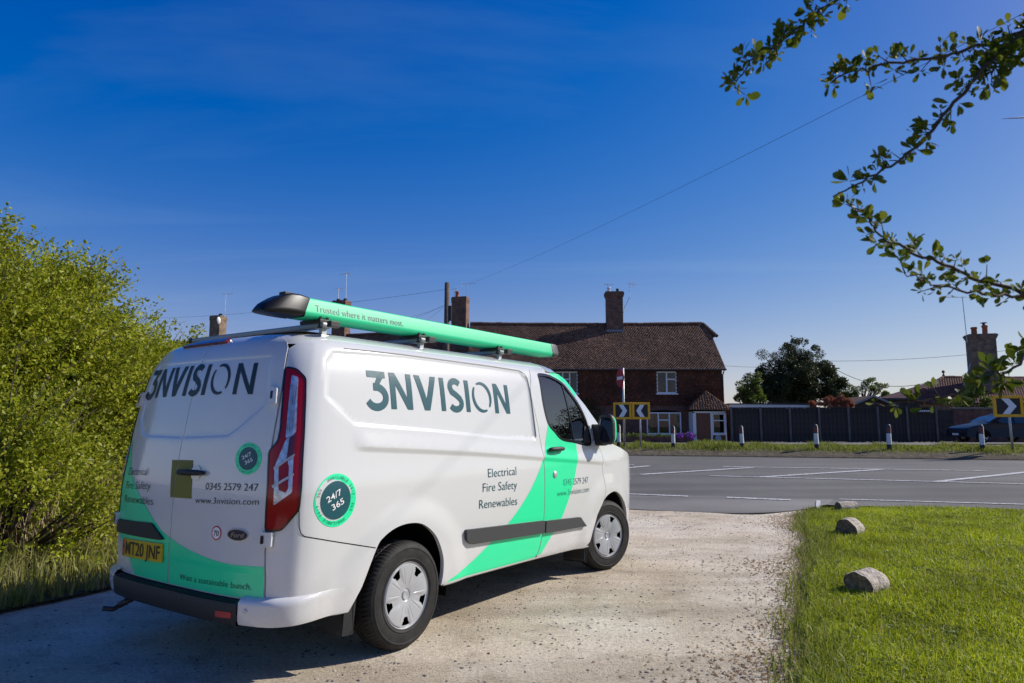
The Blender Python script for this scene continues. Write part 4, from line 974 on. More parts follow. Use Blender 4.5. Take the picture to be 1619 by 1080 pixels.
# shut lines
for nm, pts in (('seam', [(5.503,.985),(5.497,.875),(5.485,.838),(5.462,.820),(5.246,.764),(4.95,.690)]),): line_strip('shut_line', pts, .0055, MAT['void'], van)
line_strip('shut_line', [(3.028,1.34),(3.045,1.84),(3.06,1.875),(3.12,1.905),(3.575,1.915),(4.569,1.923),(5.2,1.914)], .007, MAT['dark_plastic'], van, .0015)
# sills, underside, wheel housings
for sg in (1, -1):
    m = MB(); s_list = list(np.linspace(2.1, 4.27, 24)); m.grid([[P(s_, sill(s_) + dz, of)[0] for s_ in s_list] for of, dz in ((.004,.012),(.006,.0),(-.004,-.012),(-.07,-.018))])
    if sg < 0: m.v = [(x, -y, z) for x, y, z in m.v]
    autosmooth(m.build('sill', PAINT, van), 60)
m = MB(); m.box(.30, 2.56, -.86, .86, .31, .42); m.box(-.95, .30, -.55, .55, .36, .5); m.box(2.56, 3.8, -.55, .55, .28, .9); m.box(-.9, -.45, -.88, .88, .37, .5); m.box(3.42, 3.75, -.7, .7, .3, .5); m.box(.5, 1.7, .1, .5, .22, .31); m.build('underbody', MAT['void'], van)
for cx, ly in ((0, .43), (2.933, .43)):
    for sg in (1, -1):
        m = MB(); prof = [(cx + 1.0*ly*math.cos(a), .36 + 1.04*ly*math.sin(a)) for a in np.linspace(-.25, math.pi+.25, 22)]
        m.grid([[Vector((x, sg*y, z)) for x, z in prof] for y in (.935, .55)]); c = [Vector((x, sg*.55, z)) for x, z in prof]; m.add(c + [Vector((cx, sg*.55, .3))], [(i, i+1, len(c)) for i in range(len(c)-1)]); m.build('wheel_housing', MAT['void'], van)
# mud flaps
for cx in (0, 2.933):
    for sg in (1, -1):
        m = MB(); yo, yi = .935*sg, .70*sg; xo = cx - (.445 if cx == 0 else .42); z1_, z0_ = (.47, .20) if cx == 0 else (.36, .14)
        m.grid([[Vector((xo + a, y, z)) for y in (yo, yi)] for a, z in ((.03, z1_), (.0, z1_*.6+z0_*.4), (.0, z0_+.03), (-.02, z0_))]); m.grid([[Vector((xo + a - .07*(1 if cx == 0 else .3), y*.985, z)) for y in (yo, yi)] for a, z in ((.03, z1_), (.0, z1_*.6+z0_*.4), (.0, z0_+.03), (.01, z0_))])
        m.add([Vector((xo+.03, yo, z1_)), Vector((xo, yo, z0_)), Vector((xo-.07*(1 if cx == 0 else .3), yo*.985, z0_)), Vector((xo-.05*(1 if cx == 0 else .3), yo*.985, z1_))], [(0,1,2,3)])
        m.build('mud_flap', MAT['black_plastic'], van)
# cab interior
m = MB(); m.box(1.3, 1.36, -.82, .82, .45, 1.93); m.box(1.36, 2.9, -.8, .8, .44, .5); m.bbox(2.68, 3.05, -.8, .8, .75, 1.22, .05); m.build('cab_lining', MAT['seat'], van)
for y in (-.42, .25, .62):
    m = MB(); m.bbox(1.55, 2.05, y-.24, y+.24, .72, .92, .05); m.bbox(1.42, 1.60, y-.24, y+.24, .85, 1.48, .06); m.bbox(1.45, 1.56, y-.13, y+.13, 1.50, 1.70, .04); m.build('seat', MAT['seat'], van, True)
m = MB(); m.tube([Vector((2.48 + .17*math.cos(a)*.45, -.42 + .19*math.sin(a), 1.22 + .17*math.cos(a)*.9)) for a in np.linspace(0, 2*math.pi, 25)], .014, 6); m.build('steering_wheel', MAT['black_plastic'], van, True)
# wheels
def wheel_meshes():
    n = 216; prof = [(.200,.020),(.212,.006),(.222,.003),(.225,.0),(.229,.0),(.232,.003),(.262,.0),(.290,.0015),(.293,-.001),(.299,-.001),(.302,.002),(.318,.008),(.331,.022),(.338,.036),(.342,.052),(.343,.070),(.335,.073),(.335,.081),(.343,.084),(.344,.104),(.335,.106),(.335,.113),(.344,.115),(.343,.135),(.335,.138),(.335,.146),(.343,.149),(.340,.168),(.331,.192),(.318,.206),(.29,.214),(.205,.2)]
    m = MB(); rows = []
    for i, (r, h) in enumerate(prof):
        row = []
        for k in range(n):
            rr = r
            if 12 <= i <= 15 or 25 <= i <= 28: rr -= .006 if k % 3 == 0 else 0
            elif i in (18, 19, 22, 23): rr -= .004 if k % 3 == 1 else 0
            a = 2*math.pi*(k + (.5*(i-12) if 12 <= i <= 15 else 0))/n; row.append(Vector((rr*math.cos(a), h, rr*math.sin(a))))
        rows.append(row)
    m.grid(rows, True); ty = m.build('tyre', MAT['rubber']); autosmooth(ty, 30)
    # trim: five windows near the rim
    m = MB(); nr, na = 30, 180; rad = [.0] + list(np.linspace(.006, .214, nr))
    def hgt(r, a):
        ph = ((math.degrees(a) + 18) % 72) - 36; d = abs(ph); h = -.012 + .020*math.sin(min(1, r/.19)*math.pi*.62)
        sp = sm(9, 17, d) ; h -= .0045*(1-sp)*sm(.06,.13,r)*(1-sm(.19,.20,r)); h += .004*sm(26,31,d)*(1-sm(31,36,d))*0
        h -= .0022*(1 - sm(0, 2.6, abs(d-22)))*sm(.055,.08,r)*(1-sm(.165,.18,r))
        h += .006*(1 - sm(.030,.034,r)) - .006*(1 - sm(.0, .005, abs(r-.036)))
        h += -.010*sm(.192,.198,r)*(1-sm(.203,.207,r)) ; h -= .02*sm(.2085,.214,r); return h
    rows = [[Vector((r*math.cos(a), -hgt(r, a), r*math.sin(a))) for a in np.linspace(0, 2*math.pi, na, endpoint=False)] for r in rad[1:]]
    b = MB(); keep = []
    V = [p for r_ in rows for p in r_]; Fc = []
    for i in range(nr-1):
        for k in range(na):
            rm = (rad[i+1]+rad[i+2])/2; am = 2*math.pi*(k+.5)/na; ph = ((math.degrees(am) + 18) % 72) - 36; d = abs(ph)
            if .138 < rm < .187 and d < 6.5 + (rm-.138)*110: continue
            Fc.append((i*na+k, i*na+(k+1) % na, (i+1)*na+(k+1) % na, (i+1)*na+k))
    Fc.append(tuple(range(na))); m.add(V, Fc); tr = m.build('wheel_trim', MAT['trim_silver'], fix=True); autosmooth(tr, 28)
    m = MB(); m.lathe([(.0005,.045),(.21,.045),(.212,.02)], 40, lambda x, y, z: Vector((x, z, y))); rm_ = m.build('rim', MAT['void'])
    return ty, tr, rm_
ty, tr, rm_ = wheel_meshes(); first = True
for x, sg, steer in ((0, -1, 0), (2.933, -1, R(-17)), (0, 1, 0), (2.933, 1, R(-17))):
    w = empty('wheel', (x, sg*.962, .340), steer + (0 if sg < 0 else math.pi), van)
    for part in (ty, tr, rm_):
        c = part if first else share(part.name.split('.')[0], part); c.parent = w
        if part is not ty: c.location = (0, .012, 0)
    w.rotation_euler = (0, R(22) if x else R(-34), steer + (0 if sg < 0 else math.pi)); first = False
# door mirrors
for sg in (-1, 1):
    mo = empty('door_mirror', (2.70, sg*1.10, 1.395), R(-8)*-sg, van); m = MB(); rows = []
    for x, k in ((-.05,.92),(-.042,1.0),(-.01,.99),(.02,.88),(.045,.55),(.052,.1)):
        rows.append([Vector((x, .088*k*math.copysign(abs(math.cos(a))**.55, math.cos(a)), .145*k*math.copysign(abs(math.sin(a))**.6, math.sin(a)))) for a in np.linspace(0, 2*math.pi, 28, endpoint=False)])
    m.grid(rows, True); autosmooth(m.build('mirror_cover', VG_, mo), 50)
    m = MB(); ring = lambda k, x: [Vector((x, .088*k*math.copysign(abs(math.cos(a))**.55, math.cos(a)), .145*k*math.copysign(abs(math.sin(a))**.6, math.sin(a)))) for a in np.linspace(0, 2*math.pi, 28, endpoint=False)]
    m.grid([ring(1.025,-.022), ring(1.02,-.05), ring(.95,-.062), ring(.86,-.064), ring(.82,-.056)], True); m.build('mirror_rim', MAT['black_plastic'], mo)
    m = MB(); m.add(ring(.84,-.057), [tuple(range(28))]); m.build('mirror_glass', MAT['mirror'], mo)
    m = MB(); m.bbox(-.03, .05, min(-sg*.17, -sg*.05), max(-sg*.17, -sg*.05), -.16, -.10, .015); m.bbox(-.05, .07, min(-sg*.20, -sg*.08), max(-sg*.20, -sg*.08), -.15, .05, .02); m.build('mirror_arm', MAT['black_plastic'], mo)

# ---- livery
zf = lambda pts: hermite(sorted(pts))
logo('side_logo', LOGO, zf([(3.37,1.531),(4.0,1.538),(4.97,1.545)]), zf([(3.37,1.768),(4.0,1.780),(4.97,1.790)]), MAT['vinyl_teal'], van)
RL = [('3', 7.245, 7.09), ('N', 7.062, 6.865), ('V', 6.880, 6.70), ('I', 6.655, 6.612), ('S', 6.60, 6.455), ('I', 6.432, 6.388), ('O', 6.325, 6.125), ('N', 6.085, 5.890)]
RL = [('3', 7.225, 7.085), ('N', 7.055, 6.880), ('V', 6.862, 6.690), ('I', 6.665, 6.622), ('S', 6.598, 6.463), ('I', 6.435, 6.392), ('O', 6.352, 6.142), ('N', 6.085, 5.890)]
logo('rear_logo', RL, zf([(5.8,1.618),(6.5,1.625),(7.3,1.618)]), zf([(5.8,1.808),(6.5,1.824),(7.3,1.815)]), MAT['vinyl_black_shaded_teal'], van, .0086)  # teal logo, its shade painted in as near black
g_side = spline([(4.253,.352),(4.06,.405),(3.913,.457),(3.506,.658),(3.23,.851),(3.05,1.03),(2.955,1.145)], 5) + [(a+.006, b) for a, b in dline if b < 1.14] + [(s_, sill(s_)+.004) for s_ in np.linspace(3.08, 4.2, 10)]
skin('green_band', [g_side], VG_, van, .0014, .035, 0, creases=SIDE_CR)
g_door = spline([(2.809,1.440),(2.88,1.30),(2.943,1.16)], 4)[:-1] + [(a-.006, b) for a, b in dline if b < 1.15] + spline([(2.955,.352),(2.784,.503),(2.64,.621),(2.468,.861),(2.38,1.04),(2.347,1.159),(2.337,1.262)], 5) + [(2.45,1.28),(2.585,1.296),(2.70,1.365)]
skin('green_band', [g_door], VG_, door, .0014, .035, 0, creases=DOOR_CR)
skin('green_band', [[(2.62,1.925),(2.50,1.898),(2.42,1.845),(2.43,1.832),(2.52,1.868),(2.62,1.897)]], VG_, door, .0014, None, 0, edge=.04)
m = MB(); e = [P(s_, z_)[0] for s_, z_ in ((2.62,1.925),(2.5,1.9),(2.43,1.858),(2.33,1.778),(2.24,1.70))]; e2 = [Vector((p.x, -p.y, p.z)) for p in (Vector((2.06,.842,1.921)), Vector((2.16,.842,1.905)), Vector((2.30,.835,1.862)), Vector((2.40,.847,1.79)), Vector((2.47,.853,1.737)))]
m.grid([[p + Vector((0,-.0015,.001)) for p in e], [p + Vector((.0125,-.0012,.0072)) for p in e2]]); m.build('green_band', VG_, van)
dl_lim = 2*SMAX - 5.70
gr_r = spline([(SPL-.006,.752),(6.451,.726),(6.30,.695),(6.153,.673),(6.02,.660),(5.9,.655),(5.674,.662)], 4) + [(5.668,.482),(SPL-.006,.480)]
skin('green_band', [gr_r], VG_, door_rr, .0078, .035, 0, creases=REAR_CR)
gr_l = [(SPL+.006,.752)] + spline([(6.638,.783),(6.777,.869),(6.998,1.022),(7.10,1.10),(7.19,1.20),(7.245,1.33)], 4) + [(7.262,1.335),(7.257,1.126),(7.266,.90),(7.27,.73)] + spline([(7.235,.70),(7.132,.655),(7.056,.583),(7.005,.528),(6.95,.480)], 4) + [(SPL+.006,.480)]
skin('green_band', [gr_l], VG_, door_rl, .0078, .035, 0, creases=REAR_CR)
# texts
TB = MAT['vinyl_black_shaded_teal']; TT = MAT['vinyl_teal']  # TB: black print, plus rear wording whose teal is darkened for shade
for txt, a, b in (('Electrical', (3.772,1.041), (3.385,1.038)), ('Fire Safety', (3.840,.937), (3.377,.927)), ('Renewables', (3.884,.818), (3.375,.800))): lettering('service_text', txt, a, b, .066, TT, van, bold=-.008)
lettering('phone_number', '0345 2579 247', (2.631,.897), (2.155,.890), .058, TT, door, bold=-.012); lettering('web_address', 'www.3nvision.com', (2.742,.810), (2.138,.806), .052, TT, door, bold=-.012)
for txt, a, b in (('Electrical', (7.170,1.103), (6.880,1.112)), ('Fire Safety', (7.175,1.012), (6.811,1.026)), ('Renewables', (7.172,.925), (6.758,.932))): lettering('service_text', txt, a, b, .048, TB, door_rl, .0115, bold=-.008)
lettering('phone_number', '0345 2579 247', (6.203,1.056), (5.754,1.068), .041, TB, door_rr, .0092, bold=-.006); lettering('web_address', 'www.3nvision.com', (6.292,.973), (5.741,.993), .036, TB, door_rr, .0092, bold=-.006)
lettering('slogan', 'Watt a sustainable bunch.', (6.406,.518), (5.755,.531), .034, TB, door_rr, .0105, bold=-.008)
# round stickers
def sticker(name, c, rx, ry, off, parent, ring=True):
    t = skin(name, [disc(c, rx, 40, ry)], VG_, parent, off, None, .001, edge=.04); skin('sticker_disc', [disc(c, rx*.72, 36, ry*.72)], MAT['vinyl_teal'], t, off + .0008, None, .0005, edge=.04)
    for txt, dx, dy, cap, ww in (('24/7', -.04, .10, .26, .60), ('365', .02, -.30, .26, .50)):
        ang = R(24); V, Fx, x0, x1 = glyphs(txt, .01); out = []
        for x, y in V:
            u = ((x-x0)/(x1-x0) - .5)*ww*1.35; v_ = y/CAP*cap + dy - .02; U = u*math.cos(ang) - v_*math.sin(ang) + dx; W = u*math.sin(ang) + v_*math.cos(ang); out.append(P(c[0] - U*rx*.9, c[1] + W*ry*.9, off + .002)[0])
        me = bpy.data.meshes.new('sticker_text'); me.from_pydata([tuple(p) for p in out], [], Fx); obj('sticker_text', me, MAT['vinyl_white'], t)
    V = []; Fx = []
    if ring:
        word = 'AVAILABLE 24/7, 365 \u00b7 AVAILABLE 24/7, 365 \u00b7 '
        for i, ch in enumerate(word):
            if ch == ' ': continue
            try: gv, gf, x0, x1 = glyphs(ch)
            except ValueError: continue
            a0 = R(118) - 2*math.pi*i/len(word); b = len(V)
            for x, y in gv:
                h_ = (y-.35)*.17; rr = .86 + h_; th = a0 - (x-(x0+x1)/2)*.17/.86; V.append(P(c[0] - rx*rr*math.cos(th), c[1] + ry*rr*math.sin(th), off + .0025)[0])
            Fx += [tuple(k + b for k in f) for f in gf]
        me = bpy.data.meshes.new('sticker_ring_text'); me.from_pydata([tuple(p) for p in V], [], Fx); obj('sticker_ring_text', me, MAT['vinyl_teal'], t)
    return t
sticker('round_sticker', (5.264,1.003), .152, .152, .0016, van); sticker('round_sticker', (5.851,1.245), .105, .091, .0085, door_rr)
t = skin('speed_sticker', [disc((6.066,.817), .044, 28, .040)], mat('sticker_red', (.5,.01,.015), .4), door_rr, .0085, None, .001, edge=.05); skin('sticker_disc', [disc((6.066,.817), .036, 28, .033)], MAT['vinyl_white'], t, .0093, None, .0005, edge=.05); lettering('sticker_text', '70', (6.09,.800), (6.042,.803), .030, TB, t, .0105, bold=.012)
t = skin('badge', [disc((5.881,.821), .083, 36, .033)], MAT['chrome'], door_rr, .014, None, .01, edge=.05); skin('badge_field', [disc((5.881,.821), .075, 36, .028)], MAT['badge_blue'], t, .0155, None, .001, edge=.05); lettering('badge_script', 'Ford', (5.930,.806), (5.832,.809), .027, MAT['chrome'], t, .0175, bold=.008, shear=.25)
skin('square_sticker', [[(6.532-.001,1.220),(6.371,1.222),(6.337,.996),(6.532,.992)]], MAT['vinyl_olive'], door_rr, .0085, None, .001, edge=.05); skin('square_sticker', [[(6.605,1.218),(6.540,1.219),(6.540,.992),(6.567,.991)]], MAT['vinyl_olive'], door_rl, .0085, None, .001, edge=.05)
skin('handle_cup', [disc((6.319,1.149), .052, 28, .046)], PAINT, door_rr, .0105, None, .002, edge=.05)
m = MB(); m.tube([P(s_, z_, o_)[0] for s_, z_, o_ in ((6.483,1.147,.018),(6.46,1.147,.034),(6.36,1.148,.044),(6.26,1.150,.040),(6.212,1.151,.020))], [.012,.017,.019,.017,.010], 10); m.build('handle', MAT['black_plastic'], door_rr, True)
# plate recess, plate
skin('plate_light_bar', [rounded([(7.255,.806),(6.748,.822),(6.590,.735),(6.64,.728),(7.262,.722)], .02, 3)], MAT['black_plastic'], door_rl, .022, None, .02, edge=.05)
pl = skin('number_plate', [rounded([(7.128,.694),(6.596,.708),(6.596,.596),(7.128,.584)], .008, 2)], MAT['plate_yellow'], door_rl, .019, None, .008, edge=.06, disp=False)
skin('plate_flag', [[(7.125,.690),(7.085,.691),(7.085,.588),(7.125,.587)]], MAT['plate_red'], pl, .020, None, .0005, disp=False, edge=.06); skin('plate_flag', [[(7.115,.660),(7.094,.661),(7.094,.635),(7.115,.634)]], MAT['badge_blue'], pl, .0207, None, .0004, disp=False, edge=.06)
lettering('plate_text', 'MT20 JNF', (7.068,.603), (6.616,.612), .080, TB, pl, .0215, bold=.012, disp=False)
# rub strips
for lp, par in (([(2.945,.626),(2.328,.591),(2.215,.497),(2.945,.523)], door), ([(4.055,.688),(2.969,.632),(2.969,.529),(3.99,.577),(4.045,.612)], van)): skin('rub_strip', [rounded(lp, .015, 3)], MAT['dark_plastic'], par, .026, None, .03, edge=.05)

# ------------------------------------------------------------------ roof bars and pipe carrier
rack = empty('roof_rack', (-1.474, 5.14, 2.022), R(55.89)); tag(rack, 'three grey aluminium roof bars across the white van roof', 'roof rack')
for x in (-.53, .40, 1.42):
    m = MB(); m.bbox(x-.035, x+.035, -.72, .78, .028, .062, .012); b = m.build('bar', mat('bar_grey', (.26,.27,.28), .4, metal=.5), rack)
    for sg in (-1, 1):
        m = MB(); m.bbox(x-.02, x+.02, sg*.68-.015, sg*.68+.015, -.035, .05, .005); m.bbox(x-.032, x+.032, sg*.68-.022, sg*.68+.022, -.03, -.014, .005); m.build('foot', MAT['steel'], rack)
        m = MB(); m.bbox(x-.037, x+.037, sg*.77-.03, sg*.77+.012, .025, .065, .006); m.build('end_cap', MAT['black_plastic'], b)
tube = empty('pipe_carrier', (-1.474, 5.14, 2.085), R(55.89)); tag(tube, 'long green pipe carrier with black ends clamped on top of the roof bars', 'pipe carrier')
ty0, tz0 = -.60, .083
sec = rounded([(-.080,-.062),(.080,-.062),(.094,-.036),(.074,.066),(-.074,.066),(-.094,-.036)], .015, 4)
m = MB(); m.grid([[Vector((x, ty0 + a, tz0 + b)) for a, b in sec] for x in (-.68, 0, .8, 1.6, 2.33)], True); autosmooth(m.build('tube', MAT['tube_green'], tube), 35)
m = MB(); rows = [[Vector((x + sh*b/.07, ty0 + a*k, tz0 + b*k2 + dz)) for a, b in sec] for x, k, k2, dz, sh in ((-.665,1.0,1.0,0,.035),(-.675,1.03,1.05,0,.035),(-.74,1.04,1.12,.004,.03),(-.80,1.02,1.10,.003,.035),(-.85,.96,1.0,-.002,.045),(-.895,.86,.82,-.012,.045),(-.930,.70,.58,-.022,.035),(-.950,.48,.32,-.028,.015))]
m.grid(rows, True); m.f.append(tuple(range(7*len(sec), 8*len(sec)))); m.m.append(0); autosmooth(m.build('end_cap', mat('end_cap_black', (.007,.007,.008), .38, spec=.3), tube), 40)
m = MB(); m.bbox(-.79, -.73, ty0-.03, ty0+.03, tz0+.068, tz0+.088, .005); m.build('catch', MAT['black_plastic'], tube)
m = MB(); rows = [[Vector((x, ty0 + a*k, tz0 + b*k)) for a, b in sec] for x, k in ((2.32,1.03),(2.33,1.05),(2.40,1.04),(2.44,.95),(2.455,.7))]; m.grid(rows, True); m.f.append(tuple(range(4*len(sec), 5*len(sec)))); m.m.append(0); autosmooth(m.build('end_cap', MAT['dark_plastic'], tube), 40)
for x in (-.53, .40, 1.42):
    m = MB(); m.bbox(x-.04, x+.04, ty0-.10, ty0+.10, -.003, .022, .006); m.tube([(x-.028, ty0-.085, -.03), (x-.028, ty0-.085, .038)], .011, 8); m.tube([(x+.028, ty0-.085, -.03), (x+.028, ty0-.085, .038)], .011, 8); m.bbox(x-.04, x+.04, ty0-.10, ty0-.07, -.036, -.022, .005); m.build('clamp', MAT['black_plastic'], tube)
V, Fx, x0, x1 = glyphs('Trusted where it matters most.', -.006); out = []
for x, y in V:
    u = -.60 + (x-x0)/(x1-x0)*.80; z = .065 + y/CAP*.046; b = z - tz0; out.append((u, ty0 - (.094 - (b + .036)*.196) - .003, z))
for grp in words(V, Fx):
    idx = sorted({i for f in grp for i in f}); mp = {k: j for j, k in enumerate(idx)}; me = bpy.data.meshes.new('slogan'); me.from_pydata([out[i] for i in idx], [], [tuple(mp[i] for i in f) for f in grp]); obj('slogan', me, MAT['vinyl_teal'], tube)
# ------------------------------------------------------------------ houses across the road
GZ = .385
def tiles(name, parent, mt, xl, xr, p0, p1, w=.17, gauge=.105, th=.016, skip=(), rz=0, org=(0, 0, 0), seed=1, sag=0.):
    """courses of lapped tiles from eave p0=(y,z) to ridge p1; xl, xr: ends of a course at t in 0..1"""
    g = np.random.default_rng(seed); d = Vector((0, p1[0]-p0[0], p1[1]-p0[1])); L = d.length; u = d/L; n = Vector((0, -u.z, u.y)); nr = max(1, int(L/gauge)); V = []
    for i in range(nr):
        t = i/nr; a, b = xl(t), xr(t); k = max(1, int(round((b-a)/w))); ww = (b-a)/k; off = (.5*ww if i % 2 else 0)
        for j in range(k + (1 if i % 2 else 0)):
            x0 = max(a, a + j*ww - off) + .004; x1 = min(b, a + (j+1)*ww - off) - .004
            if x1 - x0 < .02: continue
            xm = (x0+x1)/2; y = p0[0] + d.y*t; z = p0[1] + d.z*t - sag*math.sin(math.pi*min(1, max(0, (xm-xl(0))/(xr(0)-xl(0)))))*(.4+.6*t)
            if any(s0 < xm < s1 and z0 < z + gauge/2 < z1 for s0, s1, z0, z1 in skip): continue
            o = Vector((0, y, z)); lift = th*(1.5 + g.uniform(-.35, .6)); ln = gauge*1.35; dz = g.uniform(-.012, .012)
            lo0 = o + u*dz + n*lift; lo1 = o + u*dz + n*(lift - th); hi0 = o + u*ln + n*th*.9; hi1 = o + u*ln
            sk = g.uniform(-.004, .004)
            for x in (x0, x1):
                s = sk if x == x0 else -sk
                for q in (lo0, lo1, hi0, hi1): V.append((x, q.y + s*n.y, q.z + s*n.z))
    V = np.array(V); c, s_ = math.cos(rz), math.sin(rz); W = np.c_[V[:,0]*c - V[:,1]*s_ + org[0], V[:,0]*s_ + V[:,1]*c + org[1], V[:,2] + org[2]]
    m = len(V)//8; b = np.arange(m)[:, None]*8; F_ = np.concatenate([b + np.array(q) for q in ((0,4,6,2),(0,1,5,4),(0,2,3,1),(4,5,7,6))])
    o = obj(name, np_mesh(name, W, F_), mt, parent); tag(o, kind='stuff'); return o
def window(parent, x0, x1, z0, z1, y, cols, top, fw=.065, name='window', arch_h=0, sill=True, curtain=None):
    """cols: widths of the lights; top: which of them have a small top light"""
    w = MB(); d0, d1 = y - .03, y + .05
    w.box(x0, x1, d0, d1, z0, z0+fw); w.box(x0, x1, d0, d1, z1-fw, z1); w.box(x0, x0+fw, d0, d1, z0+fw, z1-fw); w.box(x1-fw, x1, d0, d1, z0+fw, z1-fw)
    if arch_h: w.prism([(x0, z1), (x1, z1), ((x0+x1)/2 + .35*(x1-x0), z1 + arch_h*.7), ((x0+x1)/2, z1 + arch_h), ((x0+x1)/2 - .35*(x1-x0), z1 + arch_h*.7)], d0, d1, lambda u, v, d: Vector((u, d, v)))
    W = x1 - x0 - 2*fw; xs = [x0 + fw]; tot = sum(cols)
    for c in cols: xs.append(xs[-1] + W*c/tot)
    for x in xs[1:-1]: w.box(x-fw*.55, x+fw*.55, d0, d1, z0+fw, z1-fw)
    panes = []
    for i, tp in enumerate(top):
        a = xs[i] + (fw*.55 if i else 0); b = xs[i+1] - (fw*.55 if i < len(cols)-1 else 0)
        if tp:
            zt = z1 - fw - .30*(z1-z0); w.box(a, b, d0, d1, zt-fw*.5, zt+fw*.5); panes += [(a, b, z0+fw, zt-fw*.5), (a, b, zt+fw*.5, z1-fw)]
        else: panes.append((a, b, z0+fw, z1-fw))
    f = w.build(name, MAT['upvc'], parent)
    for a, b, c, d in panes: m = MB(); m.box(a, b, y+.008, y+.016, c, d); m.build('pane', MAT['house_glass'], f)
    m = MB(); m.box(x0, x1, y+.35, y+.37, z0, z1); m.box(x0, x1, y+.06, y+.36, z0-.02, z0); m.build('room', MAT['room'], f)
    if curtain:
        m = MB()
        for a, b in ((x0+fw, x0+fw+(x1-x0)*.16), (x1-fw-(x1-x0)*.16, x1-fw)): m.grid([[Vector((a + (b-a)*k/8, y+.12 + .02*math.sin(k*2.4), z)) for k in range(9)] for z in (z0+.05, z1-.05)])
        m.build('curtain', MAT['curtain'], f)
    if sill: m = MB(); m.bbox(x0-.06, x1+.06, y-.11, y+.02, z0-.075, z0-.004, .01); m.build('sill', MAT['upvc'], f)
    return f
def wall_front(name, parent, x0, x1, z0, z1, y, holes, mt, depth=.12):
    loops = [[(x0,z0),(x1,z0),(x1,z1),(x0,z1)]] + [[(a,c),(b,c),(b,d),(a,d)] for a, b, c, d in holes]; V2, F2, _ = fill(loops); V = [(a, y, b) for a, b in V2]; F3 = list(F2)
    for a, b, c, d in holes:
        k = len(V); q = [(a,c),(b,c),(b,d),(a,d)]; V += [(u, y, v) for u, v in q] + [(u, y+depth, v) for u, v in q]; F3 += [(k+i, k+(i+1) % 4, k+4+(i+1) % 4, k+4+i) for i in range(4)]
    m = MB(); m.add(V, F3); return m.build(name, mt, parent, fix=False)
def chimney(parent, x, y, z0, z1, w, d, mt, pots=(), neck=.86, corb=3, rz=0):
    c = MB(); T = Matrix.Translation((x, y, 0)) @ Matrix.Rotation(rz, 4, 'Z'); n = neck
    c.box(-w/2*n, w/2*n, -d/2*n, d/2*n, z0, z1-.42, T)
    for i in range(corb): k = n + (1-n)*(i+1)/corb; c.box(-w/2*k, w/2*k, -d/2*k, d/2*k, z1-.42+i*.08, z1-.34+i*.08, T)
    c.box(-w/2, w/2, -d/2, d/2, z1-.42+corb*.08, z1-.06, T); c.box(-w/2*.93, w/2*.93, -d/2*.93, d/2*.93, z1-.06, z1, T)
    o = c.build('chimney', mt, parent)
    for px, h, r, mtn in pots:
        m = MB(); m.lathe([(r*1.1,0),(r,.03),(r*.92,h*.75),(r*1.12,h*.78),(r*1.12,h*.92),(r*.95,h),(r*.7,h),(r*.7,h*.5)], 14, lambda a, b, c_: T @ Vector((px + a, b, z1 - .01 + c_))); m.build('chimney_pot', mtn, o, True)
    return o
def aerial(parent, base, height, boom, n=6, ang=0, r=.018, el=.35):
    m = MB(); b = Vector(base); top = b + Vector((0, 0, height)); m.tube([b, top], r, 5); d = Vector((math.cos(ang), math.sin(ang), 0)); s = Vector((-d.y, d.x, 0)); a0 = top - d*boom*.35; a1 = top + d*boom*.65; m.tube([a0, a1], r*.7, 4)
    for k in range(n): p = a0 + (a1-a0)*(k+.3)/n; m.tube([p - s*el*(1-.06*k), p + s*el*(1-.06*k)], r*.45, 4)
    m.tube([a0 + Vector((0,0,.18)), a0 - Vector((0,0,.18))], r*.5, 4); return m.build('aerial', MAT['steel'], parent)

# ---- the cottage opposite
YH = 44.0; hx = at(900, 600, YH).x; cot = empty('cottage', (hx, YH, GZ)); tag(cot, 'old tile-hung cottage with white windows and a hipped porch, right end of the row', 'house')
lo = lambda px, py, Y=YH: at(px, py, Y) - Vector((hx, YH, GZ))
XL = lo(740, 600).x; XR = lo(1141, 600).x; ZE = lo(1000, 584).z; W1 = [lo(1038.5, 622), lo(1069.5, 587.5)]; W0 = [lo(877, 622), lo(913.5, 587.5)]; W2 = [lo(1023, 686.5), lo(1076.5, 652)]
ZB = lo(1000, 641).z
holes = [(a.x, b.x, a.z, b.z) for a, b in (W0, W1, W2)]
wall_front('wall', cot, XL, XR, 0, ZE + .1, 0, holes, MAT['brick_dark'])
m = MB(); m.box(XR-.02, XR, .0, 6.4, 0, ZE+.1); m.box(XL, XR, 6.38, 6.4, 0, ZE+.1); m.box(XL, XL+.02, 0, 6.4, 0, ZE+.1); m.box(XL, XR, 1.2, 1.22, 0, ZE); m.build('wall', MAT['brick_dark'], cot)
tiles('hung_tiles', cot, MAT['hung_tile'], lambda t: XL, lambda t: XR + .03, (-.035, ZB), (-.035, ZE), .165, .115, .014, [(a-.02, b+.02, c-.1, d+.02) for a, b, c, d in holes], seed=3)
YR = 3.25; ZR = lo(1000, 511.5, YH + YR).z; XRe = lo(1111, 511, YH + YR).x; ZH = ZE + (ZR-ZE)*.70; XV = XR + .22; y_e = -.30; z_e = ZE - .02
th_ = .72
def xr_roof(t): return XV - .12*t if t < th_ else XV - .1 - (XV - .1 - XRe)*(t-th_)/(1-th_)
tiles('roof_tiles', cot, MAT['roof_tile'], lambda t: XL - .1, xr_roof, (y_e, z_e), (YR, ZR), seed=5, sag=.06)
m = MB(); m.add([(XL-.1, y_e, z_e-.03), (XV, y_e, z_e-.03), (xr_roof(th_), y_e+(YR-y_e)*th_, z_e+(ZR-z_e)*th_-.08), (XRe, YR, ZR-.08), (XL-.1, YR, ZR-.08)], [(0,1,2,3,4)])
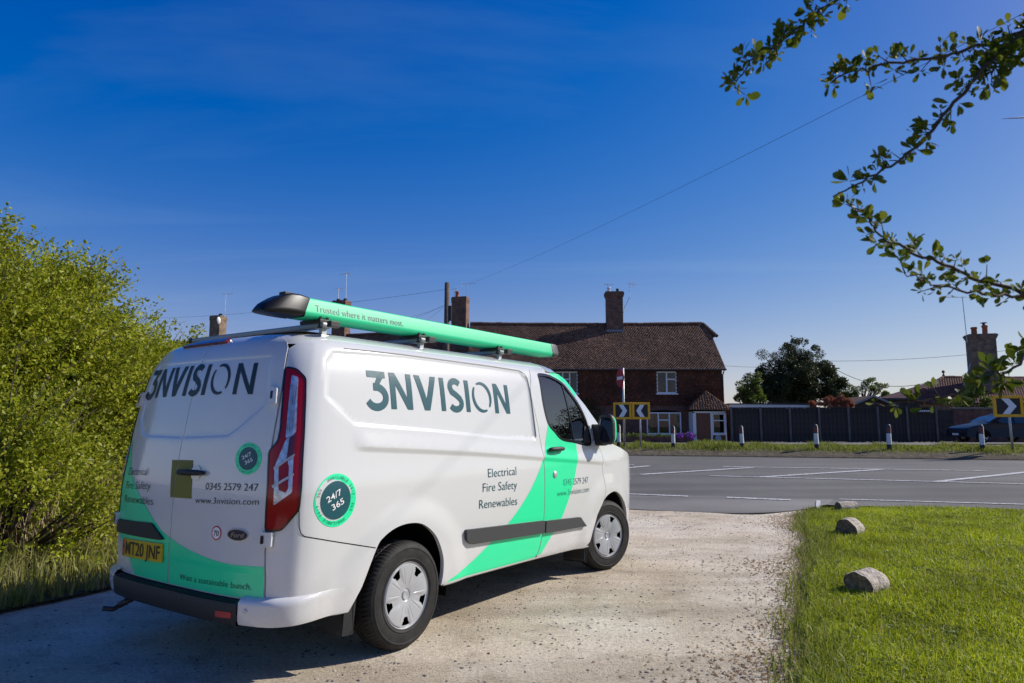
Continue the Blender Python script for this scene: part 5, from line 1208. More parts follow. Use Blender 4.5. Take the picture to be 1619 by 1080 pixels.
m.add([(XL-.1, 2*YR-y_e, z_e), (XV, 2*YR-y_e, z_e), (xr_roof(th_), 2*YR-(y_e+(YR-y_e)*th_), z_e+(ZR-z_e)*th_), (XRe, YR, ZR), (XL-.1, YR, ZR)], [(4,3,2,1,0)])
hy0 = y_e+(YR-y_e)*th_; hz = z_e+(ZR-z_e)*th_; m.add([(xr_roof(th_)+.25, hy0-.25, hz-.1), (xr_roof(th_)+.25, 2*YR-hy0+.25, hz-.1), (XRe, YR, ZR)], [(0,1,2)])
m.build('roof', MAT['roof_tile'], cot)
m = MB(); m.add([(XR, 0, ZE), (XR, 6.4, ZE), (XR-.05, 2*YR-hy0, hz), (XR-.05, hy0, hz)], [(0,1,2,3)]); m.build('gable_wall', MAT['hung_tile'], cot)
def ridge(parent, x0, x1, y, z, mt, step=.45, slope=0.):
    n = int((x1-x0)/step); me = None
    for i in range(n):
        if me is None:
            k = MB(); k.grid([[Vector((x, .16*math.cos(a), .13*math.sin(a) - .05)) for a in np.linspace(-.2, math.pi+.2, 9)] for x in (.008, step-.008)]); o = k.build('ridge_tile', mt, parent); me = o.data
        else: o = share('ridge_tile', me, parent)
        o.location = (x0 + i*step, y + random.uniform(-.012, .012), z + slope*(i*step) + random.uniform(-.014, .014) - (.055*math.sin(math.pi*i/n))); o.rotation_euler = (0, random.uniform(-.015, .015), random.uniform(-.02, .02))
ridge(cot, XL-.1, XRe, YR, ZR+.03, MAT['roof_tile'])
hp0 = Vector((XRe, YR, ZR)); hp1 = Vector((xr_roof(th_)+.28, hy0-.2, hz-.05)); nh = 6
for i in range(nh):
    a = hp0.lerp(hp1, i/nh); b = hp0.lerp(hp1, (i+1)/nh); k = MB(); k.tube([a, b + (b-a)*.1], [.10, .125], 8); k.build('hip_tile', MAT['roof_tile'], cot)
m = MB(); m.tube([(XL-.1, y_e-.06, z_e-.03), (XV, y_e-.06, z_e-.03)], .055, 8); m.build('gutter', MAT['black_iron'], cot)
m = MB(); m.tube([(XR+.08, y_e-.06, z_e-.05), (XR+.06, -.06, z_e-.35), (XR+.06, -.06, 0)], .04, 8); m.build('downpipe', MAT['black_iron'], cot)
for (a, b), cols, tp, ar, cu in ((W0, (1, 1, 1), (0, 1, 0), 0, True), (W1, (1, 1), (0, 1), 0, True), (W2, (1, 1.05, 1), (0, 1, 0), .14, True)):
    window(cot, a.x, b.x, a.z, b.z, .03, cols, tp, .075, arch_h=ar, curtain=cu)
# main stack
ca, cb = lo(955, 463, YH+YR), lo(984.5, 463, YH+YR); xc = (ca.x+cb.x)/2; ch = chimney(cot, xc, YR-.25, ZR-1.2, ca.z, cb.x-ca.x, .75, MAT['brick_chimney'], [(-.36,.34,.12,MAT['upvc']), (.25,.25,.10,MAT['black_iron'])])
m = MB(); m.box(xc-.62, xc+.62, YR-.66, YR-.63, ZR-.85, ZR-.52); m.build('flashing', MAT['lead'], ch)
q = [lo(*p, YH+YR) for p in ((980,493),(987,494),(987,487),(995.5,470),(995.5,448))]; m = MB(); m.tube(q, .022, 5); e = q[-1]
for k in range(5): m.tube([e + Vector((.1*k, 0, -.02*k)) + Vector((0,0,.22)), e + Vector((.1*k, .1, -.02*k)) - Vector((0,0,.22))], .009, 4)
m.tube([e - Vector((.15,0,0)), e + Vector((.6,0,-.12))], .012, 4); m.build('aerial', MAT['steel'], ch); aerial(ch, (xc-.42, YR-.3, ca.z), .55, .7, 5, .2, .016, .2)
# party stack at the left end
ca, cb = lo(712, 470, YH+YR), lo(744, 470, YH+YR); xc = (ca.x+cb.x)/2; ch = chimney(cot, xc, YR, ZR-1.0, ca.z, 1.15, .62, MAT['brick_chimney'], [(-.25,.45,.13,MAT['terracotta'])], .95, 2, R(-18)); aerial(ch, (xc-.45, YR, ca.z-.2), .8, .7, 4, 2.6, .014, .2); aerial(ch, (xc+.45, YR, ca.z-.3), 1.25, 1.1, 6, -.3, .016, .25)
# porch
px0, px1 = lo(1095, 650, YH-1.0).x, lo(1147.5, 650, YH-1.0).x; zt = lo(1120, 651, YH-1.0).z; ap_ = lo(1119, 619, YH-.5); zp = lo(1120, 648, YH-1.25).z
pq = MB(); pq.box(px0, px0+.10, -1.05, 0, 0, zt); pq.box(px1-.08, px1, -1.05, 0, 0, zt); pq.box(px0, px1, -1.05, -.95, zt-.08, zt+.02)
dx0, dx1 = lo(1101, 690, YH-1.0).x, lo(1124, 690, YH-1.0).x; pq.box(dx0-.10, dx0, -1.06, -.96, 0, zt-.08); pq.box(dx1, dx1+.10, -1.06, -.96, 0, zt-.08); porch = pq.build('porch', MAT['upvc'], cot)
m = MB(); m.box(dx0, dx1, -1.02, -.98, .02, zt-.08)
for i in range(2):
    for j in range(3): w_ = (dx1-dx0-.3)/2; m.bbox(dx0+.1+i*(w_+.1), dx0+.1+i*(w_+.1)+w_, -1.035, -1.02, .15+j*.62, .15+j*.62+.5, .01)
m.build('door', MAT['door_wood'], porch)
window(porch, dx1+.12, px1-.08, lo(1130, 686, YH-1.0).z, zt-.10, -1.0, (1,), (1,), .07, curtain=None); m = MB(); m.box(dx1+.11, px1-.02, -1.03, -.97, 0, lo(1130, 686.5, YH-1.0).z); m.box(px1-.06, px1-.01, -.97, 0, 0, zt); m.build('base_wall', MAT['brick_dark'], porch)
m = MB(); c = lo(1135.5, 692.5, YH-1.06); m.lathe([(.19,0),(.19,.02),(.15,.025),(.14,.012),(.0005,.012)], 24, lambda a, b, d: Vector((c.x + a, -1.06 - d, c.z + b))); m.build('round_plaque', mat('plaque_blue', (.22,.34,.42), .5), porch)
pw = (px1-px0)/2 + .28; pxc = (px0+px1)/2 - .02; hz_ = ap_.z - zp
tiles('porch_tiles', porch, MAT['roof_tile'], lambda t: pxc - pw*(1-t), lambda t: pxc + pw*(1-t), (-1.32, zp), (-.45, ap_.z), .165, .10, .018, seed=8)
for sg, rz in ((1, R(90)), (-1, R(-90))): tiles('porch_tiles', porch, MAT['roof_tile'], lambda t: -.85*(1-t) , lambda t: .85*(1-t), (-pw, zp), (0, ap_.z), .165, .10, .018, rz=rz, org=(pxc, -.45, 0), seed=9)
# low planter wall and flowers
m = MB(); a, b = lo(985, 700, 41).x, lo(1097, 700, 41).x; m.bbox(a, b, -3.0, -2.75, 0, .36, .02); pl_ = m.build('planter_wall', MAT['brick_dark']); pl_.location = cot.location; tag(pl_, 'low brick garden wall in front of the three-light window', 'wall')
def leaf_arrays(C, Dr, L, Wd, g, fold=.25):
    n = len(C); Dr = Dr/np.linalg.norm(Dr, axis=1)[:, None]; r = g.normal(size=(n, 3)); s = np.cross(Dr, r); s /= np.linalg.norm(s, axis=1)[:, None]; nn = np.cross(s, Dr); L = L[:, None]; Wd = Wd[:, None]
    v = np.stack([C, C + Dr*L*.5 + s*Wd*.5 + nn*L*fold*.4, C + Dr*L, C + Dr*L*.5 - s*Wd*.5 + nn*L*fold*.4], 1).reshape(-1, 3); i = np.arange(n)[:, None]*4
    return v, np.concatenate([i + np.array([0, 1, 2]), i + np.array([0, 2, 3])])
def leaf_mesh(name, C, Dr, L, ratio, seed=1):
    g = np.random.default_rng(seed); Ls = L*(.6 + .8*g.random(len(C))); v, f = leaf_arrays(np.array(C), np.array(Dr), Ls, Ls*ratio, g); return np_mesh(name, v, f)
def blob_leaves(blobs, n, size, seed, loc=(0, 0, 0), shell=.55):
    g = np.random.default_rng(seed); vol = np.array([b[3]**2 for b in blobs]); idx = g.choice(len(blobs), n, p=vol/vol.sum()); B = np.array(blobs)[idx]; d = g.normal(size=(n, 3)); d /= np.linalg.norm(d, axis=1)[:, None]
    r = B[:, 3]*(shell + (1-shell)*g.random(n))**.8; C = B[:, :3] + d*r[:, None]*np.array([1, 1, .85]); return C, d + g.normal(size=(n, 3))*.7 + np.array([0, 0, .1])
C, d = blob_leaves([(a + (b-a)*k/14 + random.uniform(-.15,.15), -2.88, .42, .14) for k in range(15)], 1500, .09, 4); o = obj('planter_plants', leaf_mesh('planter_plants', C, d, .09, .4), MAT['leaf_spring'], None); o.location = cot.location; tag(o, 'pale green plants along the top of the low garden wall', 'plants', kind='stuff')
fx = lo(1082, 692, 41.1).x; C, d = blob_leaves([(fx + random.uniform(-.45,.45), -2.95, .40 + random.uniform(-.05,.08), .18) for _ in range(7)], 900, .07, 5); o = obj('flower_clump', leaf_mesh('flower_clump', C, d, .075, .8), MAT['purple_flower'], None); o.location = cot.location; tag(o, 'purple flower clump on the low wall left of the porch', 'flowers')
# climber on the wall by the signs
C, d = blob_leaves([(lo(p, 660).x, -.2, lo(900, y_).z, .38) for p, y_ in ((926,640),(940,652),(950,668),(930,672),(945,685),(962,690),(925,690))], 2600, .11, 6); o = obj('climbing_shrub', leaf_mesh('climbing_shrub', C, d, .11, .5), MAT['leaf_holly'], None); o.location = cot.location; tag(o, 'dark shrub against the cottage wall behind the chevron signs', 'shrub')

# ---- the rest of the row, turned away to the left
rz = R(-18.2); ter = empty('terrace_house', (-2.4, 44.55, GZ), rz); tag(ter, 'brick terrace with a long tiled roof, mostly hidden behind the white van', 'house')
LT = 28.2; zr = 8.25 - GZ; ze = 5.0 - GZ
m = MB(); m.box(-LT, -.2, 0, 6.3, 0, ze+.05); m.build('wall', MAT['brick_dark'], ter); tiles('roof_tiles', ter, MAT['roof_tile'], lambda t: -LT-.2, lambda t: -.1, (-.3, ze), (3.2, zr), .17, .105, seed=12, sag=.1)
m = MB(); m.add([(-LT-.2, -.3, ze-.03), (-.1, -.3, ze-.03), (-.1, 3.2, zr-.12), (-LT-.2, 3.2, zr-.12), (-.1, 6.7, ze), (-LT-.2, 6.7, ze)], [(0,1,2,3), (3,2,4,5), (1,4,2), (0,3,5)]); m.build('roof', MAT['roof_tile'], ter); ridge(ter, -LT-.2, -.3, 3.2, zr+.02, MAT['roof_tile'])
for x in (-3, -8, -13.5, -19, -24.5):
    for z in (.9, 3.2): window(ter, x-.7, x+.7, z, z+1.25, -.06, (1, 1), (0, 1), .08)
Ri = Matrix.Rotation(-rz, 4, 'Z')
def ter_x(px):
    best = min(np.linspace(-LT-1, 0, 400), key=lambda x: abs((lambda w: w.x/w.y - (px-809.5)/FPX)(Matrix.Rotation(rz, 4, 'Z') @ Vector((x, 3.2, 0)) + Vector((-2.4, 44.55, 0))))); return best
for pxc_, top, wd, pots, aer in ((340, 500, 1.05, [(.2,.2,.13,MAT['black_iron'])], [(.62,1.9,1.0,.1)]), (537, 476, 1.2, [(-.3,.18,.13,MAT['black_iron']),(.3,.18,.13,MAT['black_iron'])], [(-.3,1.1,.8,1.2),(.35,2.2,1.1,2.9)])):
    x = ter_x(pxc_); wp = Matrix.Rotation(rz, 4, 'Z') @ Vector((x, 3.2, 0)) + Vector((-2.4, 44.55, 0)); ztop = at(pxc_, top, wp.y).z - GZ; c_ = chimney(ter, x, 3.2, zr-1, ztop, wd, .85, MAT['brick_chimney'] if pxc_ != 340 else MAT['brick_brown'], pots, .94, 2)
    for dx, h_, bm_, an in aer: aerial(c_, (x+dx, 3.2, ztop-.1), h_, bm_, 5, an, .018, .22)
    if pxc_ == 340:
        m = MB(); m.lathe([(.30,.0),(.24,.06),(.12,.10),(.0005,.11)], 20, lambda a, b, c2: Vector((x + .50 + c2, 2.78 - .1 + a*.7, ztop - .45 + b))); m.build('satellite_dish', MAT['white_paint'], c_, True)

# ---- house on the right with hipped roof
YB = 52; bx = at(1560, 600, YB).x; rh = empty('bungalow', (bx, YB, GZ)); tag(rh, 'low house with a hipped brown tiled roof and tall chimney on the far right', 'house')
lr = lambda px, py, Y: at(px, py, Y) - Vector((bx, YB, GZ)); rL = lr(1492, 596, YB+3.8); rR = lr(1780, 596, YB+3.8); eL = lr(1432, 632, YB); zr = rL.z; ze = eL.z - .25; eLx = eL.x - .4; eRx = rR.x + 3.8
m = MB(); m.box(eLx+.5, eRx-.5, .4, 7.2, 0, ze+.1); m.build('wall', MAT['brick_brown'], rh)
tiles('roof_tiles', rh, MAT['roof_tile_red'], lambda t: eLx + (rL.x-eLx)*t, lambda t: eRx + (rR.x-eRx)*t, (0, ze), (3.8, zr), .2, .12, seed=14)
m = MB(); m.add([(eLx,0,ze-.05),(eRx,0,ze-.05),(rR.x,3.8,zr-.06),(rL.x,3.8,zr-.06),(eLx,7.6,ze-.05),(eRx,7.6,ze-.05)], [(0,1,2,3),(0,3,4),(3,2,5,4),(1,5,2)]); m.build('roof', MAT['roof_tile_red'], rh); ridge(rh, rL.x, rR.x, 3.8, zr+.02, MAT['roof_tile_red'])
n_ = 16
for i in range(n_):
    a = Vector((rL.x, 3.8, zr+.02)).lerp(Vector((eLx, 0, ze)), i/n_); b = Vector((rL.x, 3.8, zr+.02)).lerp(Vector((eLx, 0, ze)), (i+1.1)/n_); k = MB(); k.tube([a, b], [.10,.125], 8); k.build('hip_tile', MAT['roof_tile_red'], rh)
m = MB(); m.lathe([(.09,0),(.10,.1),(.05,.14),(.05,.22),(.12,.3),(.10,.42),(.0005,.48)], 12, lambda a, b, c2: Vector((rL.x + a, 3.8 + b, zr + .08 + c2))); m.build('finial', MAT['terracotta'], rh, True)
ca, cb = lr(1524, 529, YB+2.2), lr(1575, 529, YB+2.2); xc = (ca.x+cb.x)/2; ch = chimney(rh, xc, 2.2, zr-1.8, ca.z, (cb.x-ca.x)*.80, 1.3, MAT['brick_brown'], [(-.40,.62,.21,MAT['terracotta']), (.36,.75,.20,MAT['terracotta'])], .86, 4, R(-16)); top = ca.z
m = MB(); m.tube([(xc+.36, 2.2, top+.72), (xc+.36, 2.2, top+.92)], .1, 8); m.lathe([(.24,.92),(.24,.96),(.0005,1.0)], 14, lambda a, b, c2: Vector((xc+.36+a, 2.2+b, top+c2))); m.build('cowl', MAT['black_iron'], ch)
ab = lr(1528, 530, YB+2.0); at_ = lr(1521.5, 470, YB+2.0); m = MB(); m.tube([ab - Vector((0,0,.6)), ab, at_], .028, 5); m.tube([at_ + Vector((-1.35,0,.02)), at_ + Vector((.55,0,-.02))], .02, 4)
for k in range(8): p = at_ + Vector((-1.25 + .2*k, 0, 0)); m.tube([p - Vector((0,.3,0)), p + Vector((0,.3,0))], .008, 4)
m.build('aerial', MAT['steel'], ch)
m = MB(); m.tube([lr(1523, 610, YB+.9), lr(1534, 575, YB+1.6)], .035, 6); m.build('flue_pipe', MAT['steel'], rh)

# ---- fence, outbuildings
YF = 42.; fx0 = at(1157, 690, YF).x; fx1 = at(1482, 690, YF).x; fz = at(1300, 645, YF).z - GZ; fence = empty('board_fence', (fx0, YF, GZ)); tag(fence, 'tall dark boarded timber fence right of the porch', 'fence')
LF = fx1 - fx0; nb = int(LF/.125); bm_ = MB(); bm_.box(-.004, .134, -.010, .010, .03, fz); bd = None
for i in range(nb):
    b = bm_.build('board', MAT['fence_board'], fence) if bd is None else share('board', bd, fence); bd = b.data
    b.location = (i*.125, random.uniform(-.003, .003) + (.024 if i % 2 else 0), random.uniform(-.02, .02)); b.rotation_euler = (0, random.uniform(-.004, .004), random.uniform(-.02, .02))
ps = None
for i in range(8):
    m = MB(); m.bbox(-.06, .06, -.09, -.02, 0, fz+.06, .01); p = m.build('post', MAT['steel_post'] if 'steel_post' in MAT else mat('concrete_post', (.11,.105,.10), .9, noise=.3, nscale=8), fence) if ps is None else share('post', ps, fence); ps = p.data; p.location = (LF*i/7, 0, 0)
m = MB(); m.box(0, LF, -.03, .03, fz+.0, fz+.035); m.build('capping', MAT['fence_board'], fence)
m = MB(); a = at(1450, 645, YF-.15).x - fx0; b = at(1474, 645, YF-.15).x - fx0; m.bbox(a, b, -.14, -.11, fz-.28, fz-.10, .01); np_ = m.build('name_board', MAT['sign_black'], fence)
for k in range(7): m = MB(); m.box(a+.06 + k*(b-a-.12)/7, a+.06 + (k+.7)*(b-a-.12)/7, -.146, -.141, fz-.24, fz-.14); m.build('letter_mark', MAT['white_paint'], np_)
gx0 = at(1484, 690, YF).x; gt = empty('garden_gate', (gx0, YF+.3, GZ)); tag(gt, 'dark boarded gate at the right end of the timber fence', 'gate')
for i in range(9): m = MB(); m.box(i*.13, i*.13+.122, -.015, .015, .05, fz-.12 + .0*i); m.build('board', MAT['fence_board'], gt)
m = MB(); m.box(0, 1.17, .015, .05, .3, .42); m.box(0, 1.17, .015, .05, fz-.5, fz-.38); m.build('rail', MAT['fence_board'], gt); m = MB(); m.lathe([(.03,0),(.03,.04),(.0005,.05)], 10, lambda p, q_, r_: Vector((.15+p, -.02-r_, 1.0+q_))); m.build('knob', MAT['steel'], gt)
wl_ = MB(); wx0 = gx0 + 1.25; wl_.box(0, 22, 0, .25, 0, fz-.05); wo = wl_.build('garden_wall', MAT['brick_dark']); wo.location = (wx0, YF+.35, GZ); tag(wo, 'dark garden wall behind the parked navy car', 'wall')
cp = MB(); cp.bbox(-.05, 22.05, -.05, .30, fz-.05, fz+.03, .02); cp.build('coping', mat('coping', (.17,.165,.155), .9, noise=.2, nscale=4), wo)
# flat-roofed garage behind the fence
g0, g1 = at(1150, 640, 45), at(1262, 640, 52); m = MB(); ga = empty('garage', (g0.x, 44.6, GZ)); tag(ga, 'flat-roofed outbuilding with white fascia behind the left end of the fence', 'garage'); zt = at(1165, 640.5, 44.6).z - GZ
rzg = 0; m.box(.05, 5.4, 0, 5.8, 0, zt-.12); m.build('wall', MAT['brick_dark'], ga); m = MB(); m.add([(0,-.1,zt-.32),(5.6,-.1,zt-.30),(5.6,-.1,zt+.0),(0,-.1,zt+.05),(0,5.9,zt-.3),(5.6,5.9,zt-.3),(5.6,5.9,zt+.02),(0,5.9,zt+.02)], [(0,1,2,3),(1,5,6,2),(5,4,7,6),(4,0,3,7),(3,2,6,7),(0,4,5,1)]); m.build('fascia', MAT['white_paint'], ga); m = MB(); m.bbox(-.08, 5.68, -.16, 5.95, zt+.055, zt+.11, .02); m.build('flat_roof', MAT['black_iron'], ga)
# little gabled shed
s0, s1, s2 = at(1345, 641, 47), at(1378, 627, 47), at(1412, 641, 47); sh_ = empty('garden_shed', (s1.x, 47, GZ)); tag(sh_, 'small shed with a shallow tiled gable behind the middle of the fence', 'shed'); w_ = (s2.x-s0.x)/2; zs = s0.z-GZ; za = s1.z-GZ
m = MB(); m.add([(-w_,0,0),(w_,0,0),(w_,0,zs),(0,0,za),(-w_,0,zs),(-w_,3,0),(w_,3,0),(w_,3,zs),(0,3,za),(-w_,3,zs)], [(0,1,2,3,4),(5,9,8,7,6),(0,4,9,5),(1,6,7,2)]); m.build('wall', MAT['fence_board'], sh_)
m = MB()
for sg in (-1, 1): m.add([(0,-.25,za+.06),(sg*(w_+.2),-.25,zs-.03),(sg*(w_+.2),3.2,zs-.03),(0,3.2,za+.06),(0,-.25,za+.0),(sg*(w_+.2),-.25,zs-.09),(sg*(w_+.2),3.2,zs-.09),(0,3.2,za)], [(0,1,2,3),(4,7,6,5),(0,4,5,1),(1,5,6,2)])
m.build('roof', MAT['roof_tile'], sh_); m = MB()
for sg in (-1, 1): m.add([(0,-.27,za+.10),(sg*(w_+.2),-.27,zs+.01),(sg*(w_+.2),-.27,zs-.13),(0,-.27,za-.04)], [(0,1,2,3)])
m.build('bargeboard', mat('bargeboard', (.25,.25,.25), .7), sh_)
m = MB(); c0 = at(1420, 633, 49); m.box(-2.6, 1.5, 0, 3, 0, c0.z-GZ); st = m.build('wall', MAT['fence_board']); sb = empty('low_store', (c0.x, 49, GZ)); st.parent = sb; m = MB(); m.bbox(-2.8, 1.7, -.2, 3.2, c0.z-GZ, c0.z-GZ+.16, .02); m.build('flat_roof', MAT['black_iron'], sb); tag(sb, 'dark flat-roofed store beyond the small gabled shed', 'shed')

# ------------------------------------------------------------------ poles and wires
def pole(px, Y, top, r, label, extras):
    b = at(px, 700, Y); zt = at(px, top, Y).z; p = empty('telegraph_pole', (b.x, Y, GZ)); m = MB(); m.tube([(0,0,0),(0,0,(zt-GZ)*.5),(0,0,zt-GZ)], [r*1.25, r*1.1, r*.9], 12); m.build('shaft', MAT['timber_pole'], p, True)
    m = MB(); m.bbox(.10, .28, -.12, .12, zt-GZ-2.3, zt-GZ-1.4, .03) if extras else m.bbox(-.5, .5, -.05, .05, zt-GZ-.35, zt-GZ-.25, .01); m.build('junction_box' if extras else 'cross_arm', MAT['black_iron'], p, False); tag(p, label, 'pole'); return Vector((b.x, Y, zt))
pA = pole(704, 40, 447, .16, 'dark telegraph pole rising behind the green pipe carrier', True); pB = pole(1325, 60, 577, .15, 'short-looking far telegraph pole right of the dark evergreen', False)
pC = Vector((8.9, 3.5, 6.9)); pc = empty('telegraph_pole', (pC.x, pC.y, 0)); m = MB(); m.tube([(0,0,0),(0,0,3.5),(0,0,7.1)], [.17,.15,.12], 12); m.build('shaft', MAT['timber_pole'], pc, True); tag(pc, 'telegraph pole carrying the high wire on the right, out of view', 'pole')
def wire(a, b, sag, r, label):
    m = MB(); m.tube([a.lerp(b, i/24) - Vector((0, 0, sag*4*(i/24)*(1-i/24))) for i in range(25)], r, 4); o = m.build('overhead_wire', MAT['black_iron'], None, True); tag(o, label, 'wire', 'overhead wires'); return o
wire(at(745, 447, 47.3), pC, .35, .0045, 'long wire crossing the blue sky from the chimneys to the upper right')
wire(pA - Vector((0,0,.4)), at(250, 503, 56), .3, .008, 'faint wire running left from the telegraph pole behind the van')
for k, (q, y_, Y) in enumerate(((640,503,50),(620,515,50),(660,515,48))): wire(pA - Vector((0,0,1.3)), at(q, y_, Y), .1, .007, ['thin drop wire from the pole, upper of the three above the carrier','thin drop wire from the pole, lowest and longest of the three','thin drop wire from the pole, steepest of the three'][k])
wire(pB - Vector((0,0,.3)), at(1484, 600, 54), 1.0, .022, 'sagging wire from the far pole to the bungalow roof'); wire(at(1312, 571, 58), at(1640, 548, 55), .3, .014, 'faint straight wire passing behind the bungalow chimney'); wire(at(1143, 578, 48), at(1240, 579, 60), .1, .012, 'short faint wire between the cottage and the evergreen')

m = MB(); m.tube([at(1583, 188, 2300), at(1605, 186.5, 2300), at(1680, 183, 2300)], [.5, 2.6, 3.0], 6); ct = m.build('contrail', mat('contrail_ice', (.9, .9, .9), 1), None, True); tag(ct, 'short white vapour trail high in the sky at the right edge', 'contrail')
# ------------------------------------------------------------------ signs and bollards on the verge
def verge_y(px, q): a = (px - 809.5)/FPX; return q/(RN.x*a + RN.y)
def on_verge(px, q): Y = verge_y(px, q); return Vector(((px-809.5)/FPX*Y/(math.cos(PITCH) - (540-690)/FPX*math.sin(PITCH))*1.0, Y, H(q)))
def chevron_panel(parent, w, h, flip, M_, name='panel'):
    m = MB(); fw = h*.13; t_ = .05
    m.bbox(-w/2, w/2, -t_, 0, h/2-fw, h/2, .006, M_); m.bbox(-w/2, w/2, -t_, 0, -h/2, -h/2+fw, .006, M_); m.bbox(-w/2, -w/2+fw, -t_, 0, -h/2+fw, h/2-fw, .004, M_); m.bbox(w/2-fw, w/2, -t_, 0, -h/2+fw, h/2-fw, .004, M_); f = m.build('frame', MAT['sign_amber'], parent)
    m = MB(); m.box(-w/2+fw*.9, w/2-fw*.9, -.03, -.01, -h/2+fw*.9, h/2-fw*.9, M_); m.build('face', MAT['sign_black'], f)
    iw = w/2-fw*1.1; ih = h/2-fw*1.05; s = -1 if flip else 1; a = .26*w; pts = [(-iw*.55,ih),(-iw*.55+a,ih),(iw*.72,0),(-iw*.55+a,-ih),(-iw*.55,-ih),(iw*.72-a,0)]
    m = MB(); m.add([M_ @ Vector((s*u, -.034, v)) for u, v in pts], [(0,1,2,5) , (5,2,3,4)]); m.build('chevron', MAT['sign_white'], f); m = MB(); m.box(-w/2+.01, w/2-.01, .001, .02, -h/2+.01, h/2-.01, M_); m.build('backplate', MAT['steel'], f); return f
q_s = 26.0; p0 = on_verge(1011, q_s); h_s = 26.5/FPX*p0.y; zc = at(1000, 649.5, p0.y).z
sg_ = empty('chevron_sign', (p0.x, p0.y, p0.z)); tag(sg_, 'pair of amber-framed chevron boards angled together, beside the no entry post', 'sign'); ww = 30/FPX*p0.y; cx = at(998.5, 650, p0.y).x - p0.x
for sd, flip in ((-1, False), (1, True)):
    A_ = R(32)*sd if sd < 0 else R(22); M_ = Matrix.Translation((cx, -.05, zc - p0.z)) @ Matrix.Rotation(R(30) if sd < 0 else R(-14), 4, 'Z').inverted() @ Matrix.Translation((sd*ww/2, 0, 0)); chevron_panel(sg_, ww, h_s, flip, M_)
m = MB(); m.tube([(.05, .06, 0), (.05, .06, zc-p0.z+.25)], .035, 10); m.build('post', MAT['steel'], sg_, True)
p1 = on_verge(987, q_s+.25); zt = at(988, 582, p1.y).z; ne = empty('no_entry_sign', (p1.x, p1.y, p1.z)); tag(ne, 'red and white round no entry sign seen edge-on on a tall grey post', 'sign'); m = MB(); m.tube([(0,0,0),(0,0,zt-p1.z)], .042, 10); m.build('post', MAT['steel'], ne, True)
zc1 = at(985, 598, p1.y).z - p1.z; r1 = 14.5/FPX*p1.y; Mn = Matrix.Translation((-.12, -.04, zc1)) @ Matrix.Rotation(R(-75), 4, 'Z')
for nm, rr, dd, mt in (('plate', r1, -.012, MAT['sign_red']),): m = MB(); m.lathe([(.0005,.008),(rr,.008),(rr,-.008),(.0005,-.008)], 32, lambda a, b, c2: Mn @ Vector((a, c2, b))); m.build(nm, mt, ne)
m = MB(); m.box(-r1*.72, r1*.72, -.014, -.010, -r1*.17, r1*.17, Mn); m.build('bar', MAT['sign_white'], ne)
pr = on_verge(1598, 26.2); hh_ = 33.5/FPX*pr.y; zc = at(1595, 642.5, pr.y).z; sr = empty('chevron_sign', pr); tag(sr, 'amber-framed chevron board on a grey post in front of the navy car', 'sign'); chevron_panel(sr, 45/FPX*pr.y, hh_, False, Matrix.Translation((-.06, -.06, zc-pr.z)) @ Matrix.Rotation(R(-3), 4, 'Z')); m = MB(); m.tube([(.03,0,0),(.0,0,zc-pr.z+.2)], .04, 10); m.build('post', MAT['steel'], sr, True)
def bollard_proto():
    b = empty('bollard'); m = MB(); m.lathe([(.078,0),(.076,.22)], 16); m.build('base', MAT['black_plastic'], b, True); m = MB(); m.lathe([(.0765,.22),(.072,.62)], 16); m.build('white_band', MAT['white_paint'], b, True)
    m = MB(); m.lathe([(.0722,.62),(.068,.88),(.058,.93),(.035,.955),(.0005,.96)], 16); m.build('top', MAT['dark_plastic'], b, True); m = MB(); m.grid([[Vector((.0735*math.cos(a), .0735*math.sin(a), z)) for a in np.linspace(R(210), R(290), 6)] for z in (.66, .84)]); m.build('reflector', mat('bollard_red', (.22,.02,.018), .4), b); m = MB(); m.grid([[Vector((.0735*math.cos(a), .0735*math.sin(a), z)) for a in np.linspace(R(300), R(360), 6)] for z in (.64, .90)]); m.build('reflector', MAT['white_paint'], b); return b
bp_ = bollard_proto()
for i, (px, q, sc, lab) in enumerate(((978, 26.3, 1.05, 'black and white verge bollard just behind the van mirror'), (1064, 26.2, 1.0, 'black and white verge bollard in front of the three-light window'), (1173, 26.3, 1.0, 'black and white verge bollard at the left end of the boarded fence'), (1290.5, 26.1, 1.08, 'black and white verge bollard below the dark evergreen tree'), (1405, 26.1, 1.08, 'black and white verge bollard below the small gabled shed'), (1552, 26.2, 1.05, 'black and white verge bollard in front of the navy car bonnet'))):
    b = bp_ if i == 0 else copy_tree(bp_); p = on_verge(px, q); b.location = p; b.scale = (sc*.95, sc*.95, sc*.86); b.rotation_euler = (random.uniform(-.03,.03), random.uniform(-.03,.03), random.uniform(-.3,.3)); tag(b, lab, 'bollard', 'bollards along the verge')

